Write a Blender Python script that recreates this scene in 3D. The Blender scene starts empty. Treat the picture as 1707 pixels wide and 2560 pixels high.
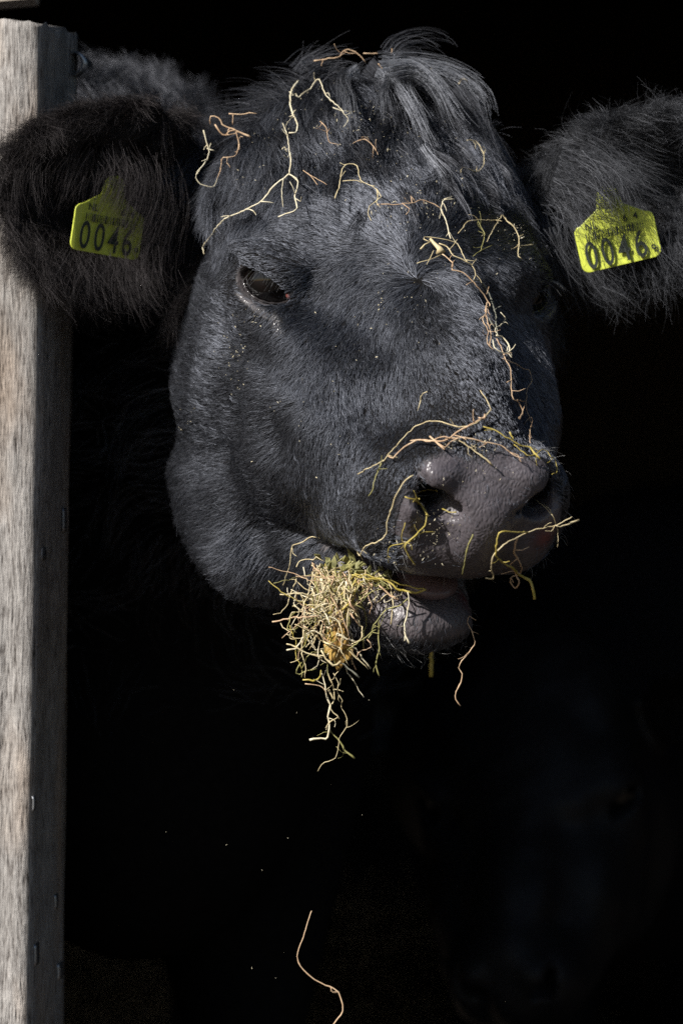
import bpy, math, numpy as np
from mathutils import Vector
FUR = 1.0; DENOISE = False
# ---------------------------------------------------------------- camera, light
D = 2.4; LENS = 108.0; CZ = 1.00                      # camera distance, lens, height
F_PX = LENS * 2560 / 36.0
scene = bpy.context.scene
scene.render.engine = 'CYCLES'
cam = bpy.data.cameras.new('camera'); cam_o = bpy.data.objects.new('camera', cam)
scene.collection.objects.link(cam_o)
cam_o.location = (0, -D, CZ); cam_o.rotation_euler = (math.radians(90), 0, 0)
cam.sensor_fit = 'VERTICAL'; cam.sensor_height = 36; cam.sensor_width = 24; cam.lens = LENS
cam.clip_end = 200; cam.clip_start = 0.05
cam.dof.use_dof = True; cam.dof.focus_distance = D-.055; cam.dof.aperture_fstop = 6.0
scene.camera = cam_o
w = bpy.data.worlds.new('World'); scene.world = w; w.use_nodes = True
nt = w.node_tree; bg = nt.nodes['Background']; sky = nt.nodes.new('ShaderNodeTexSky')
sky.sky_type = 'NISHITA'; sky.sun_disc = False
SUN_EL, SUN_AZ = math.radians(34), math.radians(50)    # azimuth to the left of the camera's back
sky.sun_elevation = SUN_EL
nt.links.new(sky.outputs[0], bg.inputs[0]); bg.inputs[1].default_value = 0.05
sd = Vector((-math.sin(SUN_AZ)*math.cos(SUN_EL), -math.cos(SUN_AZ)*math.cos(SUN_EL), math.sin(SUN_EL)))
sky.sun_rotation = math.atan2(sd.x, sd.y)
sl = bpy.data.lights.new('sun', 'SUN'); so = bpy.data.objects.new('sun', sl); scene.collection.objects.link(so)
sl.energy = 5.0; sl.angle = math.radians(0.5); sl.color = (1, .96, .91)
so.rotation_euler = sd.to_track_quat('Z', 'Y').to_euler()
so.location = sd*8
scene.view_settings.view_transform = 'Standard'; scene.view_settings.look = 'None'
scene.view_settings.exposure = 0.42; scene.view_settings.gamma = 1
scene.cycles.max_bounces = 8; scene.cycles.diffuse_bounces = 3; scene.cycles.glossy_bounces = 4; scene.cycles.transmission_bounces = 4; scene.cycles.transparent_max_bounces = 4
scene.cycles.use_denoising = DENOISE
scene.cycles.sample_clamp_indirect = 2.0; scene.cycles.sample_clamp_direct = 12.0; scene.cycles.caustics_reflective = False; scene.cycles.caustics_refractive = False
# ---------------------------------------------------------------- head frame
YAW, PITCH, ROLL = math.radians(16), math.radians(29), math.radians(1)
def _rot(yaw, pitch, roll):
    B = np.array([[1,0,0],[0,-1,0],[0,0,1.]])
    cy, sy = math.cos(yaw), math.sin(yaw); cp, sp = math.cos(pitch), math.sin(pitch); cr, sr = math.cos(roll), math.sin(roll)
    return np.array([[cy,-sy,0],[sy,cy,0],[0,0,1]]) @ np.array([[1,0,0],[0,cp,-sp],[0,sp,cp]]) @ np.array([[cr,0,sr],[0,1,0],[-sr,0,cr]]) @ B
HR = _rot(YAW, PITCH, ROLL)
HT = np.array([0.049, 0.05, CZ+0.177])
def to_world(p): return np.asarray(p) @ HR.T + HT
def to_local(p): return (np.asarray(p) - HT) @ HR
def smin(a, b, k):
    h = np.clip(.5+.5*(b-a)/k, 0, 1); return b*(1-h)+a*h-k*h*(1-h)
def smax(a, b, k): return -smin(-a, -b, k)
def ell(P, c, r, ax=None):
    q = P-np.array(c, np.float32)
    if ax is not None: q = q @ np.array(ax, np.float32)
    r = np.array(r, np.float32)
    k0 = np.sqrt(((q/r)**2).sum(-1)); k1 = np.sqrt(((q/(r*r))**2).sum(-1))+1e-9
    return k0*(k0-1)/k1
def cone(P, a, b, ra, rb):
    a = np.array(a, np.float32); b = np.array(b, np.float32); ba = b-a
    t = np.clip(((P-a)@ba)/(ba@ba), 0, 1)
    return np.sqrt(((P-a-t[...,None]*ba)**2).sum(-1))-(ra+(rb-ra)*t)
def poly(P, pts, rs, k=.01):
    d = None
    for i in range(len(pts)-1):
        e = cone(P, pts[i], pts[i+1], rs[i], rs[i+1]); d = e if d is None else np.minimum(d, e)
    return d
def surface_nets(f, o, h):
    f = f.astype(np.float32); S = f < 0
    c = [(i,j,k) for i in (0,1) for j in (0,1) for k in (0,1)]
    n = np.array(f.shape)-1
    sl = lambda a, q: a[q[0]:q[0]+n[0], q[1]:q[1]+n[1], q[2]:q[2]+n[2]]
    cnt = sum(sl(S, q).astype(np.uint8) for q in c)
    act = (cnt > 0) & (cnt < 8); I = np.argwhere(act)
    vid = -np.ones(tuple(n), np.int64); vid[act] = np.arange(len(I))
    acc = np.zeros((len(I), 3)); m = np.zeros(len(I))
    for a in range(8):
        for b in range(a+1, 8):
            d = np.array(c[b])-np.array(c[a])
            if np.abs(d).sum() != 1: continue
            fa = f[tuple((I+c[a]).T)]; fb = f[tuple((I+c[b]).T)]
            x = (fa < 0) != (fb < 0); t = np.where(x, fa/np.where(x, fa-fb, 1), 0)
            acc += np.where(x[:,None], np.array(c[a])+t[:,None]*d, 0); m += x
    V = (I+acc/m[:,None])*h+np.array(o)
    Q = []
    for ax in range(3):
        u, v = (ax+1) % 3, (ax+2) % 3
        e = np.zeros(3, int); e[ax] = 1
        A = S[:-1,:,:] if ax == 0 else S[:,:-1,:] if ax == 1 else S[:,:,:-1]
        B = S[1:,:,:] if ax == 0 else S[:,1:,:] if ax == 1 else S[:,:,1:]
        J = np.argwhere(A != B); ok = (J[:,u] > 0) & (J[:,v] > 0) & (J[:,u] < n[u]) & (J[:,v] < n[v]); J = J[ok]
        du = np.zeros(3, int); du[u] = 1; dv = np.zeros(3, int); dv[v] = 1
        q = np.stack([vid[tuple((J-du-dv).T)], vid[tuple((J-dv).T)], vid[tuple(J.T)], vid[tuple((J-du).T)]], 1)
        inn = A[tuple(J.T)]
        q = np.where(inn[:,None], q, q[:,::-1]); Q.append(q)
    return V, np.concatenate(Q)
# ---------------------------------------------------------------- head shape (r right, f forward, u up; metres)
EYE_C = (.104, -.004, .002); EYE_R = .0258
def eye_c(s): return np.array([s*EYE_C[0]-.008*(s > 0), EYE_C[1], EYE_C[2]])
def eye_axes(s):
    a = np.array([s*.60, .75, .16]); a /= np.linalg.norm(a)
    t = np.array([-s*.80, .55, -.12]); t -= a*(a@t); t /= np.linalg.norm(t)     # towards the inner corner
    v = np.cross(a, t)*(-s); v /= np.linalg.norm(v)
    if v[2] < 0: v = -v
    return np.stack([a, t, v], 1)
def rff(P, seed, lam=.055, n=14):
    g = np.random.default_rng(seed); k = g.normal(size=(3,n))*(2*np.pi/lam)*.6; ph = g.uniform(0,6.28,n)
    return (np.sin(P@k.astype(np.float32)+ph.astype(np.float32))).sum(-1)/math.sqrt(n/2)
def _ear(base, tip, face, W_):
    base, tip, face = map(lambda v: np.array(v, float), (base, tip, face))
    L = np.linalg.norm(tip-base); e1 = (tip-base)/L; e3 = face-e1*(e1@face); e3 /= np.linalg.norm(e3)
    e2 = np.cross(e3, e1); e2 = e2 if e2[2] > 0 else -e2
    Aw = np.stack([e1, e2, e3], 1)
    return dict(b=to_local(base), A=HR.T @ Aw, Aw=Aw, bw=base, L=L, W=W_)
def unpx(x, y, Y): return np.array([(x-853.5)/F_PX*(Y+D), Y, CZ+(1280-y)/F_PX*(Y+D)])
EARS = [_ear(unpx(455,455,.18), unpx(5,455,.065), (.60,-.79,-.16), .064),
        _ear(unpx(1345,560,.18), unpx(1880,385,.07), (-.5,-.85,-.12), .054)]
def head_sdf(P):
    f = P[:,1]; r = P[:,0]
    # cranium, forehead, poll
    d = ell(P, (-.004,-.080,.004), (.114,.12,.088))
    d = smin(d, ell(P, (-.002,-.145,.060), (.082,.060,.052)), .05)
    d = smin(d, ell(P, (0,-.01,.020), (.095,.085,.047)), .035)
    # bridge of the nose
    d = smin(d, poly(P, [(0,.0,.010),(0,.11,-.004),(0,.215,-.030)], [.056,.049,.038]), .03)
    for s in (-1, 1):
        # brow, orbit, cheek bone
        d = smin(d, ell(P, (s*.093-.010*(s > 0),-.015,.022), (.030,.046,.022)), .02)
        d = smin(d, ell(P, (s*.098-.010*(s > 0),.004,-.004), (.028,.036,.030)), .012)
        d = smin(d, ell(P, (s*.098-.008*(s > 0),-.045,-.03), (.036,.06,.055)), .03)
        d = smin(d, poly(P, [(s*.082,.01,-.045),(s*.052,.11,-.058)], [.03,.03]), .05)
        # upper jaw
        d = smin(d, poly(P, [(s*.058,.02,-.07),(s*.044,.12,-.072),(s*.034,.21,-.078)], [.052,.046,.040]), .03)
        # masseter
        g = .006 if s < 0 else -.008
        d = smin(d, ell(P, (s*(.088+g)-.008*(s < 0),-.070,-.102), (.050,.085,.095)), .04)
        d = smin(d, ell(P, (s*(.080+g),-.03,-.175), (.045,.085,.058)), .03)
    d = smin(d, ell(P, (-.098,.040,-.205), (.045,.060,.045)), .03)
    d = smin(d, ell(P, (-.078,-.105,.034), (.050,.050,.045)), .03)
    d = smin(d, ell(P, (.058,-.105,.036), (.042,.050,.045)), .03)
    d = smin(d, ell(P, (-.122,-.045,-.112), (.031,.055,.055)), .03)
    # left cheek, full
    d = smin(d, ell(P, (-.092,.045,-.135), (.036,.055,.050)), .03)
    d = smin(d, ell(P, (.075,.05,-.12), (.034,.055,.045)), .03)
        # cheek plane and upper lip
    for s in (-1, 1):
        g = .012 if s < 0 else -.012
        d = smin(d, ell(P, (s*(.064+g),.060,-.072), (.046,.090,.062)), .05)
        d = smin(d, poly(P, [(s*(.072+g),.075,-.105),(s*(.058+g*.6),.135,-.112),(s*.040,.195,-.102)], [.040,.036,.034]), .025)
    # muzzle
    m = ell(P, (0,.222,-.068), (.062,.056,.058))
    for s in (-1, 1):
        m = smin(m, ell(P, (s*.040,.225,-.060), (.031,.046,.040)), .015)
        m = smin(m, ell(P, (s*.034,.205,-.098), (.038,.054,.028)), .015)
    d = smin(d, m, .02)
    d = d
    for s in (-1, 1):     # nostrils
        q = P*np.array([-s,1,1], np.float32)          # work on the left one
        d = smin(d, ell(q, (-.036,.248,-.030), (.018,.018,.013)), .014)
        d = smax(d, -ell(q, (-.041,.278,-.068), (.020,.014,.018)), .012)
        d = smax(d, -poly(q, [(-.024,.276,-.054),(-.038,.276,-.050),(-.052,.268,-.044),(-.058,.258,-.030),(-.054,.252,-.018)], [.0080,.0120,.0115,.0095,.0060]), .003)
        d = smax(d, -poly(q, [(-.024,.262,-.054),(-.034,.256,-.051),(-.043,.250,-.045),(-.047,.240,-.032)], [.0070,.0105,.0100,.0075]), .003)
        d = smax(d, -poly(q, [(-.042,.272,-.050),(-.036,.20,-.052)], [.012,.008]), .004)
    # lower jaw
    j = poly(P, [(-.085,-.02,-.195),(-.060,.08,-.187),(-.026,.178,-.184)], [.062,.044,.032])
    j = smin(j, poly(P, [(.05,-.02,-.19),(.02,.08,-.187),(-.004,.178,-.184)], [.045,.036,.032]), .02)
    j = smin(j, ell(P, (-.014,.206,-.180), (.042,.034,.026)), .015)
    j = smax(j, -ell(P, (-.012,.196,-.146), (.033,.030,.017)), .006)
    w = np.clip((f-.05)/.07, 0, 1); k = .035*(1-w)+.004*w
    d = smin(d, j, k)
    # uneven muscle and bone under the skin
    wob = rff(P, 3, .092)
    d = d-.0016*wob-.0008*rff(P, 5, .05)*np.clip((.24-f)/.05, 0, 1)
    # hollows (+) and folds (-) of the cheek, seen from the lit side
    for c_, a_, w_ in (((-.135,.031,-.138),.0075,.016), ((-.120,.111,-.075),.0050,.017), ((-.135,.045,-.158),-.0045,.018), ((-.121,.098,-.132),-.0030,.018), ((-.097,.045,.012),.0075,.017), ((-.093,.024,.036),.0035,.018), ((-.081,.185,-.112),-.0035,.020), ((-.098,.140,-.130),.0050,.013), ((-.1155,.0865,-.176),.0065,.014), ((-.131,.051,-.098),.0045,.018), ((-.138,.005,-.050),.0050,.014), ((-.135,.073,-.200),-.0050,.020), ((-.098,.104,-.190),.0040,.014), ((-.071,.150,-.024),.0030,.020), ((-.128,.030,-.022),-.0030,.014)):
        d = d+a_*np.exp(-((P-np.array(c_, np.float32))**2).sum(-1)/w_**2)
    # neck, running back into the body
    d = smin(d, cone(P, to_local((.03,.20,CZ+.12)), to_local((-.10,.50,CZ+.10)), .115, .17), .05)
    # ears
    for E in EARS:
        q = ((P-E['b']) @ E['A']).astype(np.float32); L, W_ = E['L'], E['W']
        q = q+np.stack([0*q[:,0], 0*q[:,0], .9*np.clip(q[:,1],0,1)**2/W_*-.9-.35*np.clip(-q[:,1],0,1)**2/W_], 1)
        e = ell(q, (L*.50,0,0), (L*.54,W_,.020))
        e = smax(e, -ell(q, (L*.54,-.004,.016), (L*.50,W_*.86,.018)), .006)
        e = smin(e, cone(q, (-.05,0,-.012), (L*.22,0,-.004), .036, .020), .02)
        d = smin(d, e, .022)
    # eyes
    for s in (-1, 1):
        A = eye_axes(s); c = eye_c(s)
        d = smin(d, ell(P, c, (.0295,)*3), .014)
        if s < 0: d = smin(d, ell(P, c+A[:,0]*.020+A[:,2]*.0195-A[:,1]*.004, (.014,.034,.011), A), .008)
        d = smin(d, ell(P, c+A[:,0]*.022-A[:,2]*.0155+A[:,1]*.004, (.009,.026,.005), A), .006)
        d = smax(d, -ell(P, c+A[:,0]*.025-A[:,2]*.0018, (.022,.0280,.0118), A), .004)
    return d
def build_field(fn, lo, hi, h):
    H = 4*h; lo = np.array(lo, float); n = np.ceil((np.array(hi)-lo)/H).astype(int)
    ax = [lo[i]+H*(np.arange(n[i])+.375) for i in range(3)]
    C = np.stack(np.meshgrid(*ax, indexing='ij'), -1).astype(np.float32)
    dc = fn(C.reshape(-1,3)).reshape(C.shape[:3])
    m = np.abs(dc) < 1.6*H
    up = lambda a: a.repeat(4,0).repeat(4,1).repeat(4,2)
    f = up(np.sign(dc)*H).astype(np.float32); M = up(m)
    I = np.argwhere(M); f[M] = fn((I*h+lo).astype(np.float32))
    return f, lo
# ---------------------------------------------------------------- helpers
col = scene.collection
rng = np.random.default_rng(7)
def mesh_obj(name, V, F, mats, parent=None, origin=None, smooth=True, link=True):
    V = np.asarray(V, float)
    o0 = np.array(origin if origin is not None else (0,0,0), float)
    if parent is not None: o0 = np.array(parent.matrix_world.translation if origin is None else origin, float)
    me = bpy.data.meshes.new(name); me.from_pydata((V-o0).tolist(), [], [list(map(int, f)) for f in F]); me.update()
    if smooth: me.shade_smooth()
    for m in (mats if isinstance(mats, (list, tuple)) else [mats]): me.materials.append(m)
    o = bpy.data.objects.new(name, me); col.objects.link(o)
    if parent is not None:
        o.parent = parent; o.location = o0-np.array(parent.matrix_world.translation)
    else: o.location = o0
    bpy.context.view_layer.update() if parent is None else None
    return o
def tag(o, label=None, cat=None, group=None, kind=None):
    for k, v in (('label', label), ('category', cat), ('group', group), ('kind', kind)):
        if v: o[k] = v
    return o
def mat(name, color=(.5,.5,.5), rough=.6, spec=.5):
    m = bpy.data.materials.new(name); m.use_nodes = True
    b = m.node_tree.nodes['Principled BSDF']
    b.inputs['Base Color'].default_value = (*color, 1); b.inputs['Roughness'].default_value = rough
    b.inputs['Specular IOR Level'].default_value = spec
    return m
def N(m, t, **kw):
    n = m.node_tree.nodes.new(t)
    for k, v in kw.items(): setattr(n, k, v)
    return n
def L(m, a, b): m.node_tree.links.new(a, b)
def box(c, s):
    c = np.array(c, float); s = np.array(s, float)/2
    V = [c+s*np.array(q) for q in [(-1,-1,-1),(1,-1,-1),(1,1,-1),(-1,1,-1),(-1,-1,1),(1,-1,1),(1,1,1),(-1,1,1)]]
    return V, [(0,3,2,1),(4,5,6,7),(0,1,5,4),(1,2,6,5),(2,3,7,6),(3,0,4,7)]
def norm(v): return v/(np.linalg.norm(v, axis=-1, keepdims=True)+1e-12)
def smooth(a, b, x):
    t = np.clip((x-a)/(b-a), 0, 1); return t*t*(3-2*t)

# ---------------------------------------------------------------- ground and stable
def noise_mat(name, c1, c2, scale, rough=.9, bump=.3, dist=.02, stretch=(1,1,1)):
    m = mat(name, c1, rough, .2); b = m.node_tree.nodes['Principled BSDF']
    tc = N(m, 'ShaderNodeTexCoord'); mp = N(m, 'ShaderNodeMapping'); mp.inputs['Scale'].default_value = stretch
    n = N(m, 'ShaderNodeTexNoise'); n.inputs['Scale'].default_value = scale; n.inputs['Detail'].default_value = 8; n.inputs['Roughness'].default_value = .65
    r = N(m, 'ShaderNodeValToRGB'); r.color_ramp.elements[0].position = .32; r.color_ramp.elements[1].position = .7
    r.color_ramp.elements[0].color = (*c1,1); r.color_ramp.elements[1].color = (*c2,1)
    bu = N(m, 'ShaderNodeBump'); bu.inputs['Strength'].default_value = bump; bu.inputs['Distance'].default_value = dist
    L(m, tc.outputs['Object'], mp.inputs[0]); L(m, mp.outputs[0], n.inputs['Vector']); L(m, n.outputs[0], r.inputs[0]); L(m, r.outputs[0], b.inputs['Base Color'])
    L(m, n.outputs[0], bu.inputs['Height']); L(m, bu.outputs[0], b.inputs['Normal'])
    return m
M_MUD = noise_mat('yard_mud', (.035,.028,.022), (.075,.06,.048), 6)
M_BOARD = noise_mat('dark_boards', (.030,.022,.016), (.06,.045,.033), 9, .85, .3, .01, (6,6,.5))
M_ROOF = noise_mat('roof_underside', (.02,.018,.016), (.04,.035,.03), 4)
def grid_ground(name, x0, x1, y0, y1, z, nx, ny, m, amp, seed):
    X, Y = np.meshgrid(np.linspace(x0,x1,nx), np.linspace(y0,y1,ny), indexing='ij')
    Pn = np.stack([X.ravel(), Y.ravel(), 0*X.ravel()], 1)
    Z = z+amp*rff(Pn, seed, .9); V = np.stack([X.ravel(), Y.ravel(), Z], 1)
    i = np.arange(nx*ny).reshape(nx, ny)
    F = np.stack([i[:-1,:-1].ravel(), i[1:,:-1].ravel(), i[1:,1:].ravel(), i[:-1,1:].ravel()], 1)
    return tag(mesh_obj(name, V, F, m), kind='structure')
grid_ground('ground', -60, 60, -60, 60, -.06, 60, 60, M_MUD, .01, 5)
grid_ground('stable_floor', -6, 6, .0, 9, -.012, 60, 60, M_MUD, .008, 6)
stable = bpy.data.objects.new('stable', None); col.objects.link(stable); stable.location = (0, 4.5, 0)
bpy.context.view_layer.update()
tag(stable, 'dark unlit interior of the stable behind the black cow', 'stable')
EAVE_Z, EAVE_Y = 2.54, -.25
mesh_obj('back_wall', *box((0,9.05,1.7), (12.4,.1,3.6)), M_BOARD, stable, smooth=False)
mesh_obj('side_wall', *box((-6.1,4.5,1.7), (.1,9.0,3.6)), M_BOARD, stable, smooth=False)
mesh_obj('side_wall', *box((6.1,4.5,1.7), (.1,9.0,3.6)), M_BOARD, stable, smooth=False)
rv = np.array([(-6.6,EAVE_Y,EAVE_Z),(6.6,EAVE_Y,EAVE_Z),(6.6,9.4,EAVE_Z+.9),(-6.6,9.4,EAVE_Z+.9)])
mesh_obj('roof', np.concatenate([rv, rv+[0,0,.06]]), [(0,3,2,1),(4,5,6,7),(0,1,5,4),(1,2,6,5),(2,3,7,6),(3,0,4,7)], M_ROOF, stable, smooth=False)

for k in range(7): mesh_obj('shade_board', *box((-3.26,.19+.004*(k % 2),.09+k*.195), (5.72,.03,.199)), M_BOARD, stable, smooth=False)      # unseen front boards beside the post, added to shade the cow's chest
for k in range(14): mesh_obj('shade_board', *box((3.9,.19+.004*(k % 2),.09+k*.195), (4.4,.03,.199)), M_BOARD, stable, smooth=False)  # unseen boards on the far side, added to keep skylight out of the stable
# ---------------------------------------------------------------- weathered post
def wood_mat(name):
    m = mat(name, (.3,.27,.24), .85, .2); b = m.node_tree.nodes['Principled BSDF']
    tc = N(m, 'ShaderNodeTexCoord'); mp = N(m, 'ShaderNodeMapping'); mp.inputs['Scale'].default_value = (1,1,.11)
    wn = N(m, 'ShaderNodeTexNoise'); wn.inputs['Scale'].default_value = 7; wn.inputs['Detail'].default_value = 3
    wa_ = N(m, 'ShaderNodeVectorMath', operation='MULTIPLY_ADD'); wa_.inputs[1].default_value = (.012,.012,0)
    L(m, tc.outputs['Object'], wn.inputs['Vector']); L(m, wn.outputs[1], wa_.inputs[0]); L(m, tc.outputs['Object'], wa_.inputs[2]); L(m, wa_.outputs[0], mp.inputs[0])
    n = N(m, 'ShaderNodeTexNoise'); n.inputs['Scale'].default_value = 520; n.inputs['Detail'].default_value = 10; n.inputs['Roughness'].default_value = .62
    L(m, mp.outputs[0], n.inputs['Vector'])
    r = N(m, 'ShaderNodeValToRGB'); e = r.color_ramp.elements
    e[0].position = .33; e[0].color = (.05,.044,.040,1); e[1].position = .47; e[1].color = (.31,.292,.275,1)
    x = e.new(.40); x.color = (.20,.182,.168,1); x = e.new(.62); x.color = (.46,.437,.412,1)
    L(m, n.outputs[0], r.inputs[0])
    # brown patches where the grey has worn off
    p2 = N(m, 'ShaderNodeTexNoise'); p2.inputs['Scale'].default_value = 9; p2.inputs['Detail'].default_value = 5
    mp2 = N(m, 'ShaderNodeMapping'); mp2.inputs['Scale'].default_value = (1.5,1.5,.5); L(m, tc.outputs['Object'], mp2.inputs[0]); L(m, mp2.outputs[0], p2.inputs['Vector'])
    r2 = N(m, 'ShaderNodeValToRGB'); r2.color_ramp.elements[0].position = .52; r2.color_ramp.elements[1].position = .72
    L(m, p2.outputs[0], r2.inputs[0])
    mx = N(m, 'ShaderNodeMix', data_type='RGBA', blend_type='MULTIPLY'); mx.inputs['B'].default_value = (.90,.74,.60,1)
    L(m, r2.outputs[0], mx.inputs['Factor']); L(m, r.outputs[0], mx.inputs['A'])
    # saw marks across
    wv = N(m, 'ShaderNodeTexWave', wave_type='BANDS', bands_direction='Z'); wv.inputs['Scale'].default_value = 55; wv.inputs['Distortion'].default_value = 4; wv.inputs['Detail'].default_value = 3
    L(m, tc.outputs['Object'], wv.inputs['Vector'])
    # a knot: rings round a point on the front face, fading out
    kc = N(m, 'ShaderNodeMapping', vector_type='POINT'); kc.inputs['Location'].default_value = (.005/1,-0.0,-.932*.62); kc.inputs['Scale'].default_value = (1,0,.62); L(m, wa_.outputs[0], kc.inputs[0])
    kl = N(m, 'ShaderNodeVectorMath', operation='LENGTH'); L(m, kc.outputs[0], kl.inputs[0])
    ks = N(m, 'ShaderNodeMath', operation='MULTIPLY'); ks.inputs[1].default_value = 1900; L(m, kl.outputs['Value'], ks.inputs[0]); ki = N(m, 'ShaderNodeMath', operation='SINE'); L(m, ks.outputs[0], ki.inputs[0])
    km = N(m, 'ShaderNodeMapRange', interpolation_type='SMOOTHSTEP'); km.inputs['From Min'].default_value = .030; km.inputs['From Max'].default_value = .012; km.inputs['To Min'].default_value = 0; km.inputs['To Max'].default_value = .55; L(m, kl.outputs['Value'], km.inputs[0])
    kv = N(m, 'ShaderNodeMapRange'); kv.inputs['From Min'].default_value = -1; kv.inputs['To Min'].default_value = .45; kv.inputs['To Max'].default_value = .95; L(m, ki.outputs[0], kv.inputs[0])
    kx = N(m, 'ShaderNodeMix', data_type='RGBA', blend_type='MULTIPLY'); L(m, km.outputs[0], kx.inputs['Factor']); L(m, mx.outputs['Result'], kx.inputs['A']); L(m, kv.outputs[0], kx.inputs['B'])
    # broad weathering
    bw = N(m, 'ShaderNodeTexNoise'); bw.inputs['Scale'].default_value = 26; bw.inputs['Detail'].default_value = 8; bw.inputs['Roughness'].default_value = .7
    mp3 = N(m, 'ShaderNodeMapping'); mp3.inputs['Scale'].default_value = (1,1,.35); L(m, tc.outputs['Object'], mp3.inputs[0]); L(m, mp3.outputs[0], bw.inputs['Vector'])
    bm = N(m, 'ShaderNodeMapRange'); bm.inputs['From Min'].default_value = .3; bm.inputs['From Max'].default_value = .7; bm.inputs['To Min'].default_value = .68; bm.inputs['To Max'].default_value = 1.22; L(m, bw.outputs[0], bm.inputs[0])
    fx = N(m, 'ShaderNodeVectorMath', operation='SCALE'); L(m, kx.outputs['Result'], fx.inputs[0]); L(m, bm.outputs[0], fx.inputs['Scale'])
    L(m, fx.outputs[0], b.inputs['Base Color'])
    ad = N(m, 'ShaderNodeMath', operation='MULTIPLY_ADD'); ad.inputs[1].default_value = .025; L(m, wv.outputs[1], ad.inputs[0]); L(m, n.outputs[0], ad.inputs[2])
    bu = N(m, 'ShaderNodeBump'); bu.inputs['Strength'].default_value = .9; bu.inputs['Distance'].default_value = .0035
    L(m, ad.outputs[0], bu.inputs['Height']); L(m, bu.outputs[0], b.inputs['Normal'])
    return m
M_WOOD = wood_mat('weathered_wood')
M_METAL = mat('galvanised_metal', (.45,.47,.50), .35); M_METAL.node_tree.nodes['Principled BSDF'].inputs['Metallic'].default_value = .9
# front right arris in the picture: (104,60) at the top, (72,2560) at the bottom
PY = .09; PROT = math.radians(7.0)
ax_ = unpx(104,55,PY); bx_ = unpx(72,2560,PY); slope = (ax_-bx_)/(ax_[2]-bx_[2])
pd = np.array([math.sin(PROT), math.cos(PROT), 0]); pw_ = np.array([-math.cos(PROT), math.sin(PROT), 0])
W_P, D_P, CH = .150, .140, .005
NZ = 220; zt = ax_[2]
sec = []                                                  # outline of the post, with worn arrises
for k_ in range(11): sec.append((W_P-CH*0-(W_P-CH)*k_/10*1.0, 0.0))
sec = [(W_P-(W_P-CH)*k_/28, 0.) for k_ in range(29)]+[(0., CH)]+[(0., CH+(D_P-CH)*k_/10) for k_ in range(1,11)]+[(W_P, D_P)]
PV = []; PF = []
zs = np.concatenate([np.linspace(-.05, .50, 12)[:-1], np.linspace(.50, zt, NZ)])
gr = np.random.default_rng(3)
cracks = [(gr.uniform(.01, .14), gr.uniform(.5, zt), gr.uniform(.10,.45), gr.uniform(.0008,.002)) for _ in range(26)]+[(.118, zt-.02, .30, .0030), (.058, zt-.03, .26, .0026), (.085, zt-.1, .3, .002)]
ns = len(sec)
for z in zs:
    base = ax_+slope*(z-zt)
    for a_, b_ in sec:
        q = np.array([a_*6, b_*6, z]); dep = .0011*float(rff(np.array([[a_*14, b_*14, z*1.1]]), 51, .5)[0])+.0006*float(rff(np.array([[a_*40, b_*40, z*2.5]]), 52, .5)[0])
        if b_ == 0:
            for cx_, cz_, cl_, cd_ in cracks:
                if abs(z-cz_) < cl_/2 or (cz_ > zt-.05 and zt-z < cl_):
                    dep += cd_*math.exp(-((a_-cx_-.004*math.sin(z*9+cx_*90))/.0022)**2)
        inw = pd*dep if b_ == 0 else pw_*dep
        zz = z
        if z == zt: zz = z+.010*b_/D_P+.0025*float(rff(np.array([[a_*30, b_*30, 0.]]), 53, .5)[0])
        PV.append(base+pw_*a_+pd*b_+inw+np.array([0,0,zz-z]))
for i in range(len(zs)-1):
    for j in range(ns):
        k2 = (j+1) % ns; PF.append((i*ns+j, i*ns+k2, (i+1)*ns+k2, (i+1)*ns+j))
PF.append(tuple((len(zs)-1)*ns+j for j in range(ns)))
post = mesh_obj('post', PV, PF, M_WOOD, origin=ax_*np.array([1,1,0])+np.array([-.05,.05,0]))
bpy.context.view_layer.update()
tag(post, 'weathered grey square wooden post with cracked grain beside the cow', 'post')
def plate(name, c, sx, sy, sz, bulge):                    # small bent strip lying on the side face of the post
    V = []; F = []; n = 7
    for i in range(n):
        t = i/(n-1); off = .0012+bulge*math.sin(math.pi*t)**.7
        for w_ in (-.5, .5):
            V.append(c+pd*sx*w_-pw_*off+np.array([0,0,(t-.5)*sz])); V.append(c+pd*sx*w_-pw_*(off-sy)+np.array([0,0,(t-.5)*sz]))
    for i in range(n-1):
        o = i*4
        F += [(o,o+2,o+6,o+4),(o+1,o+5,o+7,o+3),(o,o+4,o+5,o+1),(o+2,o+3,o+7,o+6)]
    F += [(0,1,3,2),(n*4-4,n*4-2,n*4-1,n*4-3)]
    return mesh_obj(name, V, F, M_METAL, post, origin=c)
def side_at(y, fr):                                       # a point on the side face, by picture height and depth along it
    z = CZ+(1280-y)/F_PX*(PY+D); return ax_+slope*(z-zt)+pd*(D_P*fr)
for y, fr, sx, sz in ((1385,.20,.020,.0105), (1300,.78,.012,.020), (2290,.68,.012,.012), (2395,.16,.016,.018), (2480,.82,.02,.014), (2010,.04,.006,.012)):
    plate('staple', side_at(y, fr), sx, .0012, sz, .0005)
hp = side_at(105, .93); plate('hinge_strap', hp-pw_*.004, .030, .004, .020, .008)
# rail behind the post
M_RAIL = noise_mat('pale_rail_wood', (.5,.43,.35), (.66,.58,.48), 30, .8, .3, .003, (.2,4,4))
rc = unpx(-95,26,.42); V, F = box((0,0,0), (.34,.045,.022)); V = np.array(V); an = math.radians(-5)
V = np.stack([V[:,0]*math.cos(an)-V[:,2]*math.sin(an), V[:,1], V[:,0]*math.sin(an)*-1+V[:,2]*math.cos(an)], 1)+rc-np.array([.10,0,-.004])
tag(mesh_obj('rail', V, F, M_RAIL, origin=rc-np.array([.1,0,0]), smooth=False), 'pale sunlit wooden rail end just above and behind the post top', 'rail')
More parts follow.
